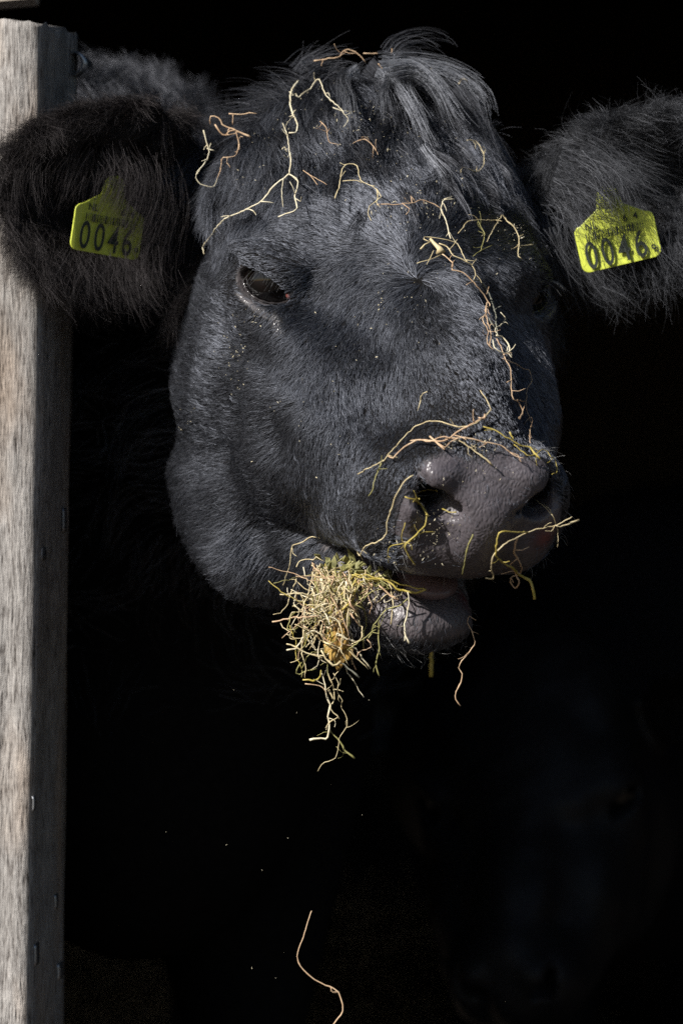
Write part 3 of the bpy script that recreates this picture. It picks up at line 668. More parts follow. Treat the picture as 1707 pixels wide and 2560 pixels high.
if FUR:
    locks = [([(960,200),(1000,290),(1040,380),(1090,470),(1130,590)], .026, 110, .0065), ([(1000,215),(1100,205),(1180,255),(1240,330),(1290,420),(1295,520)], .026, 120, .0075),
             ([(960,220),(1100,200),(1230,215),(1340,270),(1400,330),(1425,440)], .020, 90, .010), ([(940,230),(965,320),(970,400),(965,480)], .025, 70, .003),
             ([(860,210),(830,300),(815,420),(830,560)], .025, 70, .003), ([(1130,590),(1170,650),(1210,700),(1215,760)], .014, 25, .003),
             ([(900,200),(960,300),(1010,420),(1020,520)], .016, 90, .007), ([(1050,250),(1130,350),(1180,470),(1190,560)], .016, 110, .009),
             ([(1100,240),(1230,320),(1340,430),(1400,560)], .016, 120, .010), ([(1280,300),(1370,400),(1430,520),(1470,640)], .012, 110, .008)]
    PL = []
    for pts, off, cnt, spread in locks:
        k = 12; g_ = resample(trace(c1(pts), off), k); tt = np.linspace(0,1,k)
        T = norm(np.gradient(g_, axis=0)); nr = norm(np.cross(T, np.array([0.,0,1.]))+1e-6); b2 = np.cross(T, nr)
        for _ in range(cnt):
            a_, b_ = rng.normal(size=2)*spread; ph = rng.uniform(0,6.3); e_ = rng.uniform(.75,1.05)
            w_ = (1-.72*tt**.8)[:,None]; q = g_+(nr*a_+b2*b_*.6)*w_+.0012*np.sin(tt*5+ph)[:,None]*nr*tt[:,None]+rng.normal(size=3)*.0055*tt[:,None]**1.4
            PL.append(resample(g_[0]+(q-g_[0]), k) if e_ > 1 else resample(q[:max(4, int(k*e_))], k))
    nL = sum(l_[2] for l_ in locks[:6])
    for pts, Yg, cnt, spread in (([(1000,150),(1030,105),(1090,78),(1170,78),(1225,105),(1258,160)], .13, 22, .006), ([(1020,160),(1060,120),(1130,105),(1190,125),(1220,170)], .12, 18, .006), ([(610,235),(650,185),(700,165),(750,175)], .12, 90, .005), ([(640,220),(690,190),(760,180),(820,200)], .11, 90, .005)):
        k = 12; g_ = resample(np.array([unpx(x, y, Yg) for x, y in c1(pts)]), k); tt = np.linspace(0,1,k); T = norm(np.gradient(g_, axis=0)); nr = norm(np.cross(T, np.array([0.,1.,.1]))); b2 = np.cross(T, nr)
        for _ in range(cnt):
            a_, b_ = rng.normal(size=2)*spread; e_ = rng.uniform(.5,1.0); q = g_+(nr*a_+b2*b_)*(1-.35*tt)[:,None]+rng.normal(size=3)*.010*tt[:,None]**1.5; PL.append(resample(q[:max(4, int(k*e_))], k))
    # shaggy locks walking over the skull from the poll
    cand = np.where((VL[:,1] < .015) & (VL[:,1] > -.20) & (VL[:,2] > .015) & (dens > .3))[0]
    pc = np.array([0,-.15,.11])
    for j in rng.choice(cand, 230):
        if VL[j,1] > -.035 and rng.uniform() < .8: continue
        p_ = VL[j].copy(); d_ = norm(norm(p_-pc)*np.array([1,1,.3])+np.array([0,.45,-.1])+rng.normal(size=3)*.42); pts = []; lk = rng.uniform(.030,.062); off_ = rng.uniform(.004,.014); st = lk/7
        cur = rng.normal()*.30
        for k in range(8):
            w3 = to_world(p_); q_, n_, _, _ = BV.find_nearest(Vector(w3)); q_ = np.array(q_); n_ = np.array(n_)
            if min(np.linalg.norm(to_local(q_)-eye_c(s_)) for s_ in (-1,1)) < .060 and k > 2: break
            pts.append(q_+n_*off_*(.15+.85*math.sin(min(1, k/5)*1.57))); dw = HR @ d_; dw = dw-n_*(dw@n_); dw = norm(dw+np.cross(n_, dw)*cur*.35+np.array([0,-.1,-.16])); p_ = to_local(q_+dw*st); d_ = HR.T @ dw
        g_ = resample(np.array(pts), 12); tt = np.linspace(0,1,12); T = norm(np.gradient(g_, axis=0)); nr = norm(np.cross(T, np.array([.1,1.,.1]))); b2 = np.cross(T, nr); sp_ = rng.uniform(.0025,.0055)
        for _ in range(int(rng.integers(22,46))):
            a_, b_ = rng.normal(size=2)*sp_; e_ = rng.uniform(.6,1.0); ph = rng.uniform(0,6.3)
            q = g_+(nr*a_+b2*b_)*(1-.7*tt)[:,None]+.0010*np.sin(tt*6+ph)[:,None]*nr*tt[:,None]; PL.append(resample(q[:max(4, int(12*e_))], 12))
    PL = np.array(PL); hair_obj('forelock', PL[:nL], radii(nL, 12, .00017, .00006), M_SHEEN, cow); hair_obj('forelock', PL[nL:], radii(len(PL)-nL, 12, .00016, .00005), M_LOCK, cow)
    EL = []
    for pts, Yg, cnt, spread in (([(300,380),(330,440),(310,520),(262,590)], 0.069, 170, .008), ([(350,400),(370,480),(350,570),(300,640)], 0.079, 170, .010), ([(270,360),(290,430),(268,500),(235,545)], 0.066, 150, .007), ([(390,430),(400,530),(380,640),(370,740)], 0.094, 170, .010), ([(220,350),(190,420),(170,480),(150,540)], 0.064, 120, .008), ([(120,330),(70,400),(60,480),(75,560)], 0.054, 120, .008),
                                  ([(340,620),(345,690),(370,760),(392,800)], 0.084, 150, .010), ([(200,640),(180,690),(170,740),(165,770)], 0.074, 110, .010), ([(270,640),(262,700),(270,750),(280,780)], 0.079, 110, .010),
                                  ([(1390,420),(1450,440),(1505,490),(1530,555)], .044, 560, .011), ([(1380,470),(1420,500),(1455,550),(1465,610)], .055, 170, .009), ([(1500,400),(1560,420),(1620,450),(1680,480)], .08, 160, .010), ([(1450,400),(1530,400),(1610,430),(1690,440)], .085, 160, .011), ([(1400,560),(1420,620),(1450,680),(1490,740)], .10, 160, .010), ([(1500,640),(1530,690),(1570,720),(1600,740)], .09, 130, .010), ([(1640,560),(1660,620),(1690,680),(1700,720)], .07, 130, .010), ([(1440,400),(1490,430),(1525,470),(1540,520)], .042, 560, .006)):
        k = 12; g_ = resample(np.array([unpx(x, y, Yg) for x, y in pts]), k); tt = np.linspace(0,1,k)
        T = norm(np.gradient(g_, axis=0)); nr = norm(np.cross(T, np.array([0.,1.,.1]))); b2 = np.cross(T, nr)
        for _ in range(cnt):
            a_, b_ = rng.normal(size=2)*spread*1.25; ph = rng.uniform(0,6.3); e_ = rng.uniform(.6,1.0)
            s0 = int(rng.integers(0, 6)); q = g_+(nr*a_+b2*b_*.6)*(1-.2*tt)[:,None]+.0022*np.sin(tt*6+ph)[:,None]*nr*tt[:,None]+(tt[:,None]-tt[s0])*rng.normal(size=3)*.012
            EL.append(resample(q[s0:max(s0+4, int(k*e_))], k))
    EL = np.array(EL); el = EL[:,0,0] < 0
    hair_obj('ear_hair', EL[el], radii(int(el.sum()), 12, .00010, .00003), M_EARSHADE, cow); hair_obj('ear_hair', EL[~el], radii(int((~el).sum()), 12, .00012, .00004), M_EARLIT, cow)
    # tufts standing up off the poll and the left temple
    TU = []
    for (x, y), (dx, dy), cnt, ln in (((1060,175),(.85,.25),40,.040), ((1020,170),(.6,.5),40,.030), ((680,215),(.35,.9),160,.028), ((620,240),(-.3,.9),120,.026), ((760,190),(.15,1.),110,.026), ((880,165),(.2,1.),90,.020),
                                 ((520,330),(-.95,.35),260,.036), ((450,370),(-.95,.25),220,.034), ((590,290),(-.8,.6),180,.030), ((400,430),(-.95,.0),160,.028), ((1340,290),(.8,.5),80,.018)):
        cx, cy = c1([(x, y)])[0]; p = None
        for yy in range(0, 160, 4):
            p, nrm = hit(cx+(0 if dx > -.5 else yy), cy+(yy if dx > -.5 else yy*.3))
            if p is not None: break
        if p is None: continue
        for _ in range(cnt):
            d_ = norm(np.array([dx, -.15, dy])+rng.normal(size=3)*.22); ll = ln*rng.uniform(.5,1.15); tt = np.linspace(0,1,12)[:,None]
            dr = np.array([math.copysign(.55, dx), -.1, -.75])
            TU.append(p+rng.normal(size=3)*np.array([.012,.010,.006])-nrm*.002+ll*(d_*tt+dr*tt**2.2*.45))
    TU = np.array(TU); hair_obj('poll_tuft', TU, radii(len(TU), 12, .00015, .00005), M_LOCK, cow)

# ---------------------------------------------------------------- ear tags
def tag_mat():
    m = mat('yellow_plastic', (.62,.70,.09), .38); b = m.node_tree.nodes['Principled BSDF']
    b.inputs['Transmission Weight'].default_value = .0; pass
    tc = N(m, 'ShaderNodeTexCoord'); n = N(m, 'ShaderNodeTexNoise'); n.inputs['Scale'].default_value = 90; n.inputs['Detail'].default_value = 6
    r = N(m, 'ShaderNodeValToRGB'); r.color_ramp.elements[0].color = (.56,.62,.07,1); r.color_ramp.elements[1].color = (.66,.74,.10,1); r.color_ramp.elements[0].position = .3; r.color_ramp.elements[1].position = .6
    L(m, tc.outputs['Object'], n.inputs['Vector']); L(m, n.outputs[0], r.inputs[0]); L(m, r.outputs[0], b.inputs['Base Color']); return m
M_TAG = tag_mat(); M_INK = mat('dark_print', (.02,.028,.02), .5)
def ear_tag(mtx, label):
    """plate in its own x (right), z (up), facing -y; origin at the stud hole"""
    W2, H0, H1 = .033, -.052, -.014; rr = .006
    out = []
    for cx, cz, a0 in ((W2-rr, H0+rr, -90), (W2-rr, H1-rr, 0)):
        for k in range(5): a = math.radians(a0+k*22.5); out.append((cx+rr*math.cos(a), cz+rr*math.sin(a)))
    out += [(.020,-.0095),(.011,-.004),(.0095,.004)]
    for k in range(5): a = math.radians(30+k*30); out.append((.0095*math.cos(a), .004+.0085*math.sin(a)))
    out += [(-.0095,.004),(-.011,-.004),(-.020,-.0095)]
    for cx, cz, a0 in ((-W2+rr, H1-rr, 90), (-W2+rr, H0+rr, 180)):
        for k in range(5): a = math.radians(a0+k*22.5); out.append((cx+rr*math.cos(a), cz+rr*math.sin(a)))
    n = len(out); bow = lambda x, z: .0016*math.cos(x/W2*1.4)*(-z/.05)
    ctr = [(0,-.012),(0,-.040)]
    V = [(x, -bow(x,z), z) for x, z in out]+[(x, .0016-bow(x,z), z) for x, z in out]
    F = [tuple(range(n)), tuple(range(2*n-1, n-1, -1))]+[(i, i+n, (i+1) % n+n, (i+1) % n) for i in range(n)]
    o = mesh_obj('ear_tag', V, F, M_TAG, smooth=False); o.matrix_world = mtx; bpy.context.view_layer.update()
    bv = o.modifiers.new('bevel', 'BEVEL'); bv.width = .0006; bv.segments = 2
    tag(o, label, 'ear tag', 'yellow ear tags')
    # stud
    V = []; F = []
    for i, (rd, yy) in enumerate(((.0085,-.0006),(.0085,-.0022),(.0060,-.0038),(.0022,-.0042))):
        for j in range(20): a = 2*math.pi*j/20; V.append((rd*math.cos(a), yy, .004+rd*math.sin(a)))
    for i in range(3):
        for j in range(20): k = (j+1) % 20; F.append((i*20+j, i*20+k, i*20+20+k, i*20+20+j))
    F.append(tuple(60+j for j in range(20)))
    me = bpy.data.meshes.new('stud'); me.from_pydata(V, [], F); me.materials.append(M_TAG); st = bpy.data.objects.new('stud', me); col.objects.link(st); st.parent = o
    def text(name, s, x, z, size, sx=1., off=.0):
        cu = bpy.data.curves.new(name, 'FONT'); cu.body = s; cu.size = size; cu.align_x = 'CENTER'; cu.offset = off; cu.extrude = .0001
        t = bpy.data.objects.new(name, cu); col.objects.link(t); t.parent = o; t.location = (x, -.0022-bow(x,z)*.9, z); t.rotation_euler = (math.radians(90),0,0); t.scale = (sx,1,1); cu.materials.append(M_INK)
        bpy.context.view_layer.update(); me_ = bpy.data.meshes.new_from_object(t); me_.name = name; r_ = bpy.data.objects.new(name, me_); mb_ = t.matrix_basis.copy(); bpy.data.objects.remove(t)
        col.objects.link(r_); r_.parent = o; r_.matrix_basis = mb_; r_.name = name
        if not me_.materials: me_.materials.append(M_INK)
    for i, ch in enumerate('0046'): text('digit', ch, -.0225+i*.0135, -.0495, .0315, .66, .0002)
    text('digit', '9', .0280, -.0485, .0100, .9, .0001)
    text('country_code', 'NL', -.018, -.0185, .0082, .95, .0001); text('digit', '6', .0105, -.0185, .0082, .95, .0001); text('digit', '4', .0190, -.0185, .0082, .95, .0001)
    V = []; F = []; x = -.024; g_ = np.random.default_rng(5)
    while x < .024:
        w_ = g_.choice([.0005,.0005,.001,.0015]); k = len(V)
        V += [(x,-.0024-bow(x,-.022)*.9,-.0275),(x+w_,-.0024-bow(x,-.022)*.9,-.0275),(x+w_,-.0024-bow(x,-.022)*.9,-.0210),(x,-.0024-bow(x,-.022)*.9,-.0210)]; F.append((k,k+1,k+2,k+3)); x += w_+g_.choice([.0005,.001,.0014])
    me = bpy.data.meshes.new('barcode'); me.from_pydata(V, [], F); me.materials.append(M_INK); bo = bpy.data.objects.new('barcode', me); col.objects.link(bo); bo.parent = o
    return o
from mathutils import Matrix
def frame(o, right, face):
    r = Vector(right).normalized(); y = -Vector(face); y = (y-r*y.dot(r)).normalized(); z = r.cross(y)
    return Matrix(((r.x,y.x,z.x,o[0]),(r.y,y.y,z.y,o[1]),(r.z,y.z,z.z,o[2]),(0,0,0,1)))
ear_tag(frame(unpx(285,478,.085), (.80,.60,-.10), (.58,-.80,-.12)), 'dull yellow ear tag 0046 in the shaded ear beside the post')
ear_tag(frame(unpx(1520,504,.072), (.95,-.26,.21), (-.30,-.94,-.10)), 'bright sunlit yellow ear tag 0046 in the ear away from the post')

M_SKIN2 = noise_mat('black_coat', (.008,.008,.009), (.016,.015,.016), 200, .45, .5, .002)  # near-black mottled coat of the second cow
# ---------------------------------------------------------------- hay
def hay_mat(name, c1, c2):
    m = mat(name, c1, .55, .35); b = m.node_tree.nodes['Principled BSDF']
    tc = N(m, 'ShaderNodeTexCoord'); n = N(m, 'ShaderNodeTexNoise'); n.inputs['Scale'].default_value = 130; n.inputs['Detail'].default_value = 4
    r = N(m, 'ShaderNodeValToRGB'); r.color_ramp.elements[0].color = (*c1,1); r.color_ramp.elements[1].color = (*c2,1); r.color_ramp.elements[0].position = .35; r.color_ramp.elements[1].position = .65
    L(m, tc.outputs['Object'], n.inputs['Vector']); L(m, n.outputs[0], r.inputs[0]); L(m, r.outputs[0], b.inputs['Base Color']); return m
HAY = [hay_mat('hay_straw', (.50,.40,.22), (.72,.62,.38)), hay_mat('hay_root', (.46,.30,.18), (.66,.48,.31)), hay_mat('hay_green', (.22,.21,.07), (.40,.37,.15)), hay_mat('hay_yellow', (.42,.33,.06), (.58,.47,.14)), hay_mat('hay_pale', (.62,.54,.36), (.80,.74,.55)), hay_mat('hay_dull', (.16,.16,.13), (.28,.28,.22))]
def tube(P, r0, r1, sides=6, jit=.0002, knots=True, flat=1.):
    P = np.asarray(P); Ln = np.linalg.norm(np.diff(P, axis=0), axis=1).sum(); n = max(5, int(Ln/.0028))
    C = resample(P, n); C[1:-1] += rng.normal(size=(n-2,3))*jit
    T = norm(np.gradient(C, axis=0)); up = np.array([.31,.22,.93]); a = norm(np.cross(T, up)); b2 = np.cross(T, a)
    r0, r1 = r0*.54, r1*.54; rr = np.linspace(r0, r1, n)*(1+.08*rng.normal(size=n)).clip(.7,1.3)
    if knots:
        for _ in range(max(1, int(Ln/.05))): rr[rng.integers(0, n)] *= rng.uniform(1.2, 1.5)
    an = np.linspace(0, 2*np.pi, sides, endpoint=False)
    V = (C[:,None,:]+rr[:,None,None]*(a[:,None,:]*np.cos(an)[None,:,None]+flat*b2[:,None,:]*np.sin(an)[None,:,None])).reshape(-1,3)
    F = [(i*sides+j, i*sides+(j+1) % sides, (i+1)*sides+(j+1) % sides, (i+1)*sides+j) for i in range(n-1) for j in range(sides)]
    F += [tuple(range(sides))[::-1], tuple((n-1)*sides+j for j in range(sides))]
    return V, F
def join(parts):
    V = []; F = []; k = 0
    for v, f in parts: V.append(v); F += [tuple(i+k for i in q) for q in f]; k += len(v)
    return np.concatenate(V), F
def strand(name, label, paths, m=0, off=.007, group='hay strands stuck on the cow', cat='hay', Y=None):
    parts = []
    for pth in paths:
        pts, r0, r1 = pth[:3]; o = pth[3] if len(pth) > 3 else off
        P_ = trace(pts, o, Y if len(pth) < 5 else pth[4]); parts.append(tube(P_, r0*.001, r1*.001))
        if len(pts) > 4:                                  # fine rootlets off the strand
            C_ = resample(P_, 40)
            for _ in range(int(rng.integers(2,5))):
                k_ = int(rng.integers(3,37)); d_ = norm(np.array([rng.normal(), -.25, rng.normal()])); d2 = norm(d_+rng.normal(size=3)*.6); l_ = rng.uniform(.004,.011)
                parts.append(tube(np.array([C_[k_], C_[k_]+d_*l_*.5, C_[k_]+d_*l_*.5+d2*l_*.6]), r0*.0007, r0*.0004, 5, .0001, False))
    V, F = join(parts); o = mesh_obj(name, V, F, HAY[m], origin=V.mean(0)); return tag(o, label, cat, group)
H = strand
TY = float(hit(650,360)[0][1])-.022
H('root_strand', 'thick pale root bent in an arch high on the forehead', [
  (c1([(628,330),(602,370),(598,410),(608,470),(612,520),(600,545),(575,548)]), 1.5, 1.0), (c1([(575,328),(592,320),(600,338),(625,315),(655,300),(690,330),(735,400),(790,450),(805,470),(830,455)]), .9, .7),
  (c1([(805,470),(818,490),(795,520)]), .7, .5), (c1([(830,455),(790,452),(750,440)]), .8, .5), (c1([(600,335),(596,370)]), .7,.5)], 4, .022)
H('root_strand', 'long forked root running down the brow above the lit eye', [
  (c1([(550,495),(566,545),(570,600),(578,650),(578,705)]), .6, 1.1), (c1([(578,705),(520,750),(470,815),(400,860),(310,895),(265,950),(225,1010),(230,1040)]), 1.2, .7, .015),
  (c1([(578,708),(615,740),(605,800),(610,860),(560,880),(530,895)]), .9, 1.0), (c1([(558,722),(555,790),(557,850)]), .6, .4), (c1([(400,862),(425,870),(440,890)]), .7,.4), (c1([(540,600),(548,590),(560,610)]), .6,.4)], 4, .016)
H('root_strand', 'stiff angular root jutting out at the temple towards the shaded ear', [
  (c1([(395,510),(330,480),(275,460),(255,425),(220,420),(220,455)]), 1.5, .8, .016), (c1([(240,455),(275,500),(340,490)]), 1.3, .6, .015), (c1([(300,408),(345,412),(400,405),(425,408)]), 1.1, .5, .016), (c1([(318,410),(318,455)]), .6, .4, .016),
  (c1([(330,480),(345,540),(330,590),(275,600),(265,650),(250,690)]), .8, .6, .012)], 1, .014, Y=TY)
H('root_strand', 'thin looping root with a frayed white tip hanging beside the temple', [
  (c1([(190,480),(205,540),(215,570),(205,610),(165,660),(155,690),(170,710),(235,725),(250,690)]), 1.0, .4, .012), (c1([(205,560),(238,570)]), .9,.5,.012), (c1([(205,545),(190,565)]), .7,.4,.012), (c1([(215,560),(222,535)]), .7,.4,.012)], 4, .012, Y=TY)
H('root_strand', 'thin forked root shaped like an upturned V on mid forehead', [
  (c1([(765,810),(785,760),(820,665),(840,665),(880,740),(940,770),(965,805)]), .8, .6), (c1([(800,738),(855,735),(880,745)]), .5, .6), (c1([(965,805),(915,850),(912,880),(925,905)]), .6, .4), (c1([(940,770),(950,800),(945,830),(962,850)]), .6,.4)], 0, .014)
H('root_strand', 'short crooked twig like root in the curls of the mid forehead', [(c1([(700,490),(720,510),(730,560),(740,580),(780,595)]), .6, .4), (c1([(735,520),(725,540)]), .5,.3)], 1, .020)
H('root_strand', 'short bent root lying under the grey lock of the forelock', [(c1([(860,575),(890,565),(920,585),(945,620),(952,640)]), .7, .4)], 1, .020)
H('root_strand', 'pair of tiny crossed roots right of the long forked root', [(c1([(635,705),(665,730),(695,770)]), .6,.4), (c1([(650,716),(735,770)]), .5,.3)], 1, .020)
H('straw_stem', 'straight straw lying level across the forehead above the whorl', [
  (c1([(945,828),(1050,825),(1090,820),(1130,808),(1170,820),(1212,845)]), .6, .8), (c1([(1050,822),(1080,850),(1065,870)]), .7,.4), (c1([(1090,820),(1085,790),(1100,812)]), .6,.4)], 1, .010)
H('root_strand', 'pale twisted root hanging down right beside the whorl', [
  (c1([(1270,803),(1225,808),(1212,850),(1225,880),(1240,930),(1252,975)]), .9, .8), (c1([(1225,805),(1245,800),(1260,790)]), .8,.4), (c1([(1215,850),(1205,890)]), .5,.3)], 4, .010)
H('root_strand', 'branched root spread over the brow above the hidden eye', [
  (c5([(820,495),(850,460),(885,410),(950,395),(1020,400),(1110,395),(1140,370),(1160,400),(1215,450),(1250,530),(1245,600),(1250,665),(1270,675)]), .8, .7), (c5([(1245,577),(1300,580),(1350,572)]), .6,.5), (c5([(1100,405),(1060,470),(1020,550)]), .6,.4), (c5([(1250,520),(1280,500)]), .6,.4)], 0, .008)
H('grass_blade', 'thin greenish grass stalk caught on the brow above the hidden eye', [(c5([(955,400),(975,440),(1000,490),(990,560),(978,605)]), .6, .6), (c5([(920,655),(980,610),(1060,575)]), .6,.4), (c5([(960,400),(955,430),(1012,490)]), .4,.3)], 2, .008)
H('root_strand', 'curved root lying on the long forelock near the right temple', [(c1([(1320,552),(1360,560),(1385,610),(1385,660),(1355,685),(1360,660)]), .8, .5), (c1([(1355,685),(1300,670),(1285,695)]), .7,.5)], 0, .012)
H('root_strand', 'reddish root lying along the very top of the poll', [(c1([(670,178),(720,170),(780,160),(800,132),(835,132),(870,155),(895,185)]), .8, .7, .010), (c1([(885,145),(955,145)]), .8,.5,.010), (c1([(1010,125),(1008,145)]), .8,.7,.01), (c1([(950,190),(970,215)]), .8,.5)], 1, .010)
H('straw_stem', 'small forked straw bit on the crest of the forelock', [(c1([(1110,215),(1150,232),(1190,205)]), 1.1, .7)], 0, .026)
H('straw_stem', 'small hooked straw bit at the far end of the forelock', [(c1([(1300,280),(1320,255),(1340,270)]), 1.0, .6)], 0, .020)
# seed husk and the strands tangled with it
o = H('seed_husk', 'tan chaffy seed husk with thin strands beside the hair whorl', [
  (c5([(635,540),(665,570),(690,600),(705,635)]), 2.0, 4.6), (c5([(565,610),(590,585),(630,562)]), 1.3,.8), (c5([(640,560),(590,540),(590,530),(640,530),(720,540),(810,570),(870,690),(915,730),(930,790),(920,820)]), .7,.6),
  (c5([(690,570),(740,590),(780,650),(860,690),(910,720)]), .9,.8), (c5([(540,708),(640,680),(710,650)]), .6,.4), (c5([(655,620),(610,720)]), .6,.4)], 0, .009)
H('root_strand', 'long wiry root trailing from the husk down the edge of the nose', [
  (c5([(715,645),(760,680),(795,720),(785,760),(850,775),(900,820),(950,880),(1000,950),(1020,985),(1010,1040),(1010,1090)]), .9, 1.0), (cb([(560,600),(555,700),(575,780),(600,880),(590,1000)]), .9,.6), (cb([(555,700),(530,760),(570,850),(590,1000),(640,1040)]), .6,.5), (c5([(875,865),(920,830)]), .6,.4), (c5([(1020,860),(1000,920)]), .6,.4)], 1, .009)
H('grass_blade', 'flat greyish grass blade behind the wiry root by the nose', [(cb([(440,390),(500,400),(560,480),(620,660),(640,800),(660,910)]), 1.0, 1.0), (cb([(575,740),(630,830)]), 1.0,.7)], 5, .009)
H('root_strand', 'white root curled into an open loop at the side of the nose', [(cb([(640,920),(690,930),(740,990),(755,1030),(740,1070),(680,1065),(620,1020),(610,960)]), 1.1, .8), (cb([(665,700),(705,740),(695,780),(650,830),(625,860),(655,930)]), .6,.5)], 4, .012)
H('root_strand', 'brownish roots dangling along the shaded side of the nose', [
  (cb([(650,940),(700,1050),(720,1110),(760,1180),(775,1260),(770,1380),(790,1470),(830,1490),(860,1560),(840,1650)]), .7, .6), (cb([(700,1110),(780,1140),(860,1180),(940,1220),(955,1270),(910,1360),(895,1460),(900,1560),(930,1640),(945,1740),(940,1830),(955,1880)]), .6,.5), (cb([(735,1320),(795,1285)]), .6,.4), (cb([(890,1470),(860,1600),(845,1660)]), .6,.4), (cb([(820,1470),(890,1475)]), .7,.5)], 1, .010)
# on the nose
H('root_strand', 'long thin root arching over the nose above the lit nostril', [(cm([(60,438),(150,390),(230,350),(250,320),(290,280),(350,210),(420,145),(510,105),(600,110),(700,140),(780,125),(860,75),(895,30)]), .7, .8)], 0, .006)
H('root_strand', 'reddish brown bundle of roots lying across the top of the nose', [
  (cm([(870,70),(790,115),(700,160),(640,210),(600,235),(520,235),(420,235),(360,270),(310,310),(285,340),(250,330)]), 1.4, .9), (cm([(390,235),(440,225),(500,240),(600,205),(660,210),(720,205),(800,215),(850,230),(930,245),(980,265),(1020,300),(1070,320),(1095,365)]), 1.0, .7),
  (cm([(515,205),(550,240),(600,290)]), 1.3,1.2), (cm([(700,205),(640,240),(605,275),(560,250)]), .9,.7), (cm([(860,60),(855,90),(820,80)]), 1.3,.8)], 1, .006)
H('root_strand', 'thin pale root ending above the wet nose pad', [(cm([(680,215),(760,260),(830,310),(880,345),(910,380)]), .7, 1.1)], 0, .005)
H('root_strand', 'yellowish roots trailing off the far edge of the nose', [(cm([(850,135),(930,160),(960,185),(1030,225),(1080,260),(1140,275),(1180,320),(1210,350)]), .7, 1.2), (cm([(1040,250),(1100,300),(1130,325),(1190,315),(1220,295),(1260,310),(1270,335),(1300,345),(1320,400),(1280,440)]), .7,.5), (cm([(1010,170),(1035,215)]), 1.2,.9)], 3, .006)
H('root_strand', 'short root hanging down in front of the lit nostril towards the cheek', [(cm([(215,350),(190,410),(165,470),(150,540),(125,575)]), .7, .7)], 2, .005)
H('root_strand', 'long root hanging from the lit nostril down over the upper lip', [(cm([(395,440),(340,480),(330,520),(300,570),(270,660),(245,730),(235,820),(190,860),(110,890),(70,940),(70,1000),(90,1050)]), 1.0, .7)], 0, .005)
H('root_strand', 'wet roots tangled below the opening of the lit nostril', [(cm([(345,580),(395,600),(440,650),(470,690),(470,750),(400,830),(350,890),(370,950),(410,1010)]), .9, 1.1), (cm([(570,545),(500,545),(440,560),(420,595)]), 1.1,.8), (cm([(395,600),(430,640),(490,720)]), 1.1,.9), (cm([(350,740),(330,830),(345,890)]), .7,.6), (cm([(590,665),(650,690),(690,685)]), .8,.6), (cm([(540,805),(450,800),(380,860),(250,900),(245,1000)]), .6,.5)], 3, .004)
H('straw_stem', 'straw sticking out sideways past the far nostril', [(cm([(1480,732),(1430,750),(1370,775),(1330,768)]), 1.6, .6, .012, [-.13,-.14]), (cm([(1435,710),(1300,750),(1180,770),(1060,820),(980,860),(910,930),(890,1010),(885,1080),(870,1110)]), .7,1.1)], 0, .009)
H('straw_stem', 'bent yellow straw hanging from the nose with a thick cut end', [(cm([(1120,790),(1030,790),(935,800),(925,860),(920,930),(960,975),(1030,1010),(1100,1060),(1150,1120),(1180,1190),(1190,1250)]), .9, 2.0, .010)], 3, .010)
H('root_strand', 'hair thin root curling round the edge of the far nostril', [(cm([(1200,610),(1260,650),(1300,700),(1320,780),(1345,870),(1340,910)]), .5, .4)], 0, .006)
H('straw_stem', 'short green stalk stuck to the front of the upper lip', [(cm([(790,820),(750,920),(735,1000),(720,1080)]), 1.1, .8)], 2, .003)
H('root_strand', 'brown root knotted into loops under the far nostril', [(cm([(1055,830),(1040,920),(1060,960),(1085,990),(1065,1070),(1030,1110),(1060,1175),(1090,1130),(1050,1050),(1030,990),(1075,960)]), 1.4, .9), (cm([(960,1060),(1040,1040),(1100,1085)]), .6,.5)], 1, .006)
H('root_strand', 'small hooked root lying alone on the lit side of the nose bridge', [(cb([(80,1390),(30,1410),(20,1480),(0,1560)]), .7, .5)], 0, .006)
H('root_strand', 'small wavy root on the ridge of the nose pointing at the root bundle', [(cb([(530,1385),(580,1460),(620,1540),(630,1570)]), .7, .5)], 0, .006)
H('root_strand', 'root hanging down the cheek behind the corner of the mouth', [(cl([(340,130),(260,130),(215,160),(165,170),(150,230),(150,280),(125,350),(95,415)]), .8, .6)], 0, .008)
MY = float(hit(1000,1520)[0][1]) if hit(1000,1520)[0] is not None else -.08
H('root_strand', 'curly root hanging from the tip of the lower lip', [(cl([(1330,655),(1285,630),(1275,660),(1300,720),(1325,800),(1280,870),(1230,940),(1220,970),(1240,1000),(1230,1070),(1200,1120),(1195,1155),(1230,1215)]), .6, .9)], 1, .0, Y=MY+.010, group='hay hanging from the mouth')
H('straw_stem', 'split straw hanging over the middle of the lower lip', [(cl([(885,470),(895,540),(880,620),(865,690),(870,750),(897,805)]), .9, 1.5), (cl([(870,740),(865,790)]), 1.1,.8)], 4, .0, Y=MY-.014, group='hay hanging from the mouth')
H('root_strand', 'long green root drooping between mouthful and split straw', [(cl([(890,510),(830,560),(740,590),(700,640),(660,690),(645,750),(620,785)]), .9, .8), (cl([(700,640),(695,760),(700,840),(680,950),(700,1020)]), .6,1.2), (cl([(695,850),(708,888)]), .6,.5)], 2, .0, Y=MY-.012, group='hay hanging from the mouth')
H('straw_stem', 'bent straw at the lower end of the mouthful kinked to one side', [(cl([(320,980),(340,1060),(360,1150),(380,1200),(365,1280),(375,1360),(355,1430),(300,1428),(245,1437)]), .9, 1.7), (cl([(360,1350),(355,1370)]), 1.4,.8)], 4, .0, Y=MY-.002, group='hay hanging from the mouth')
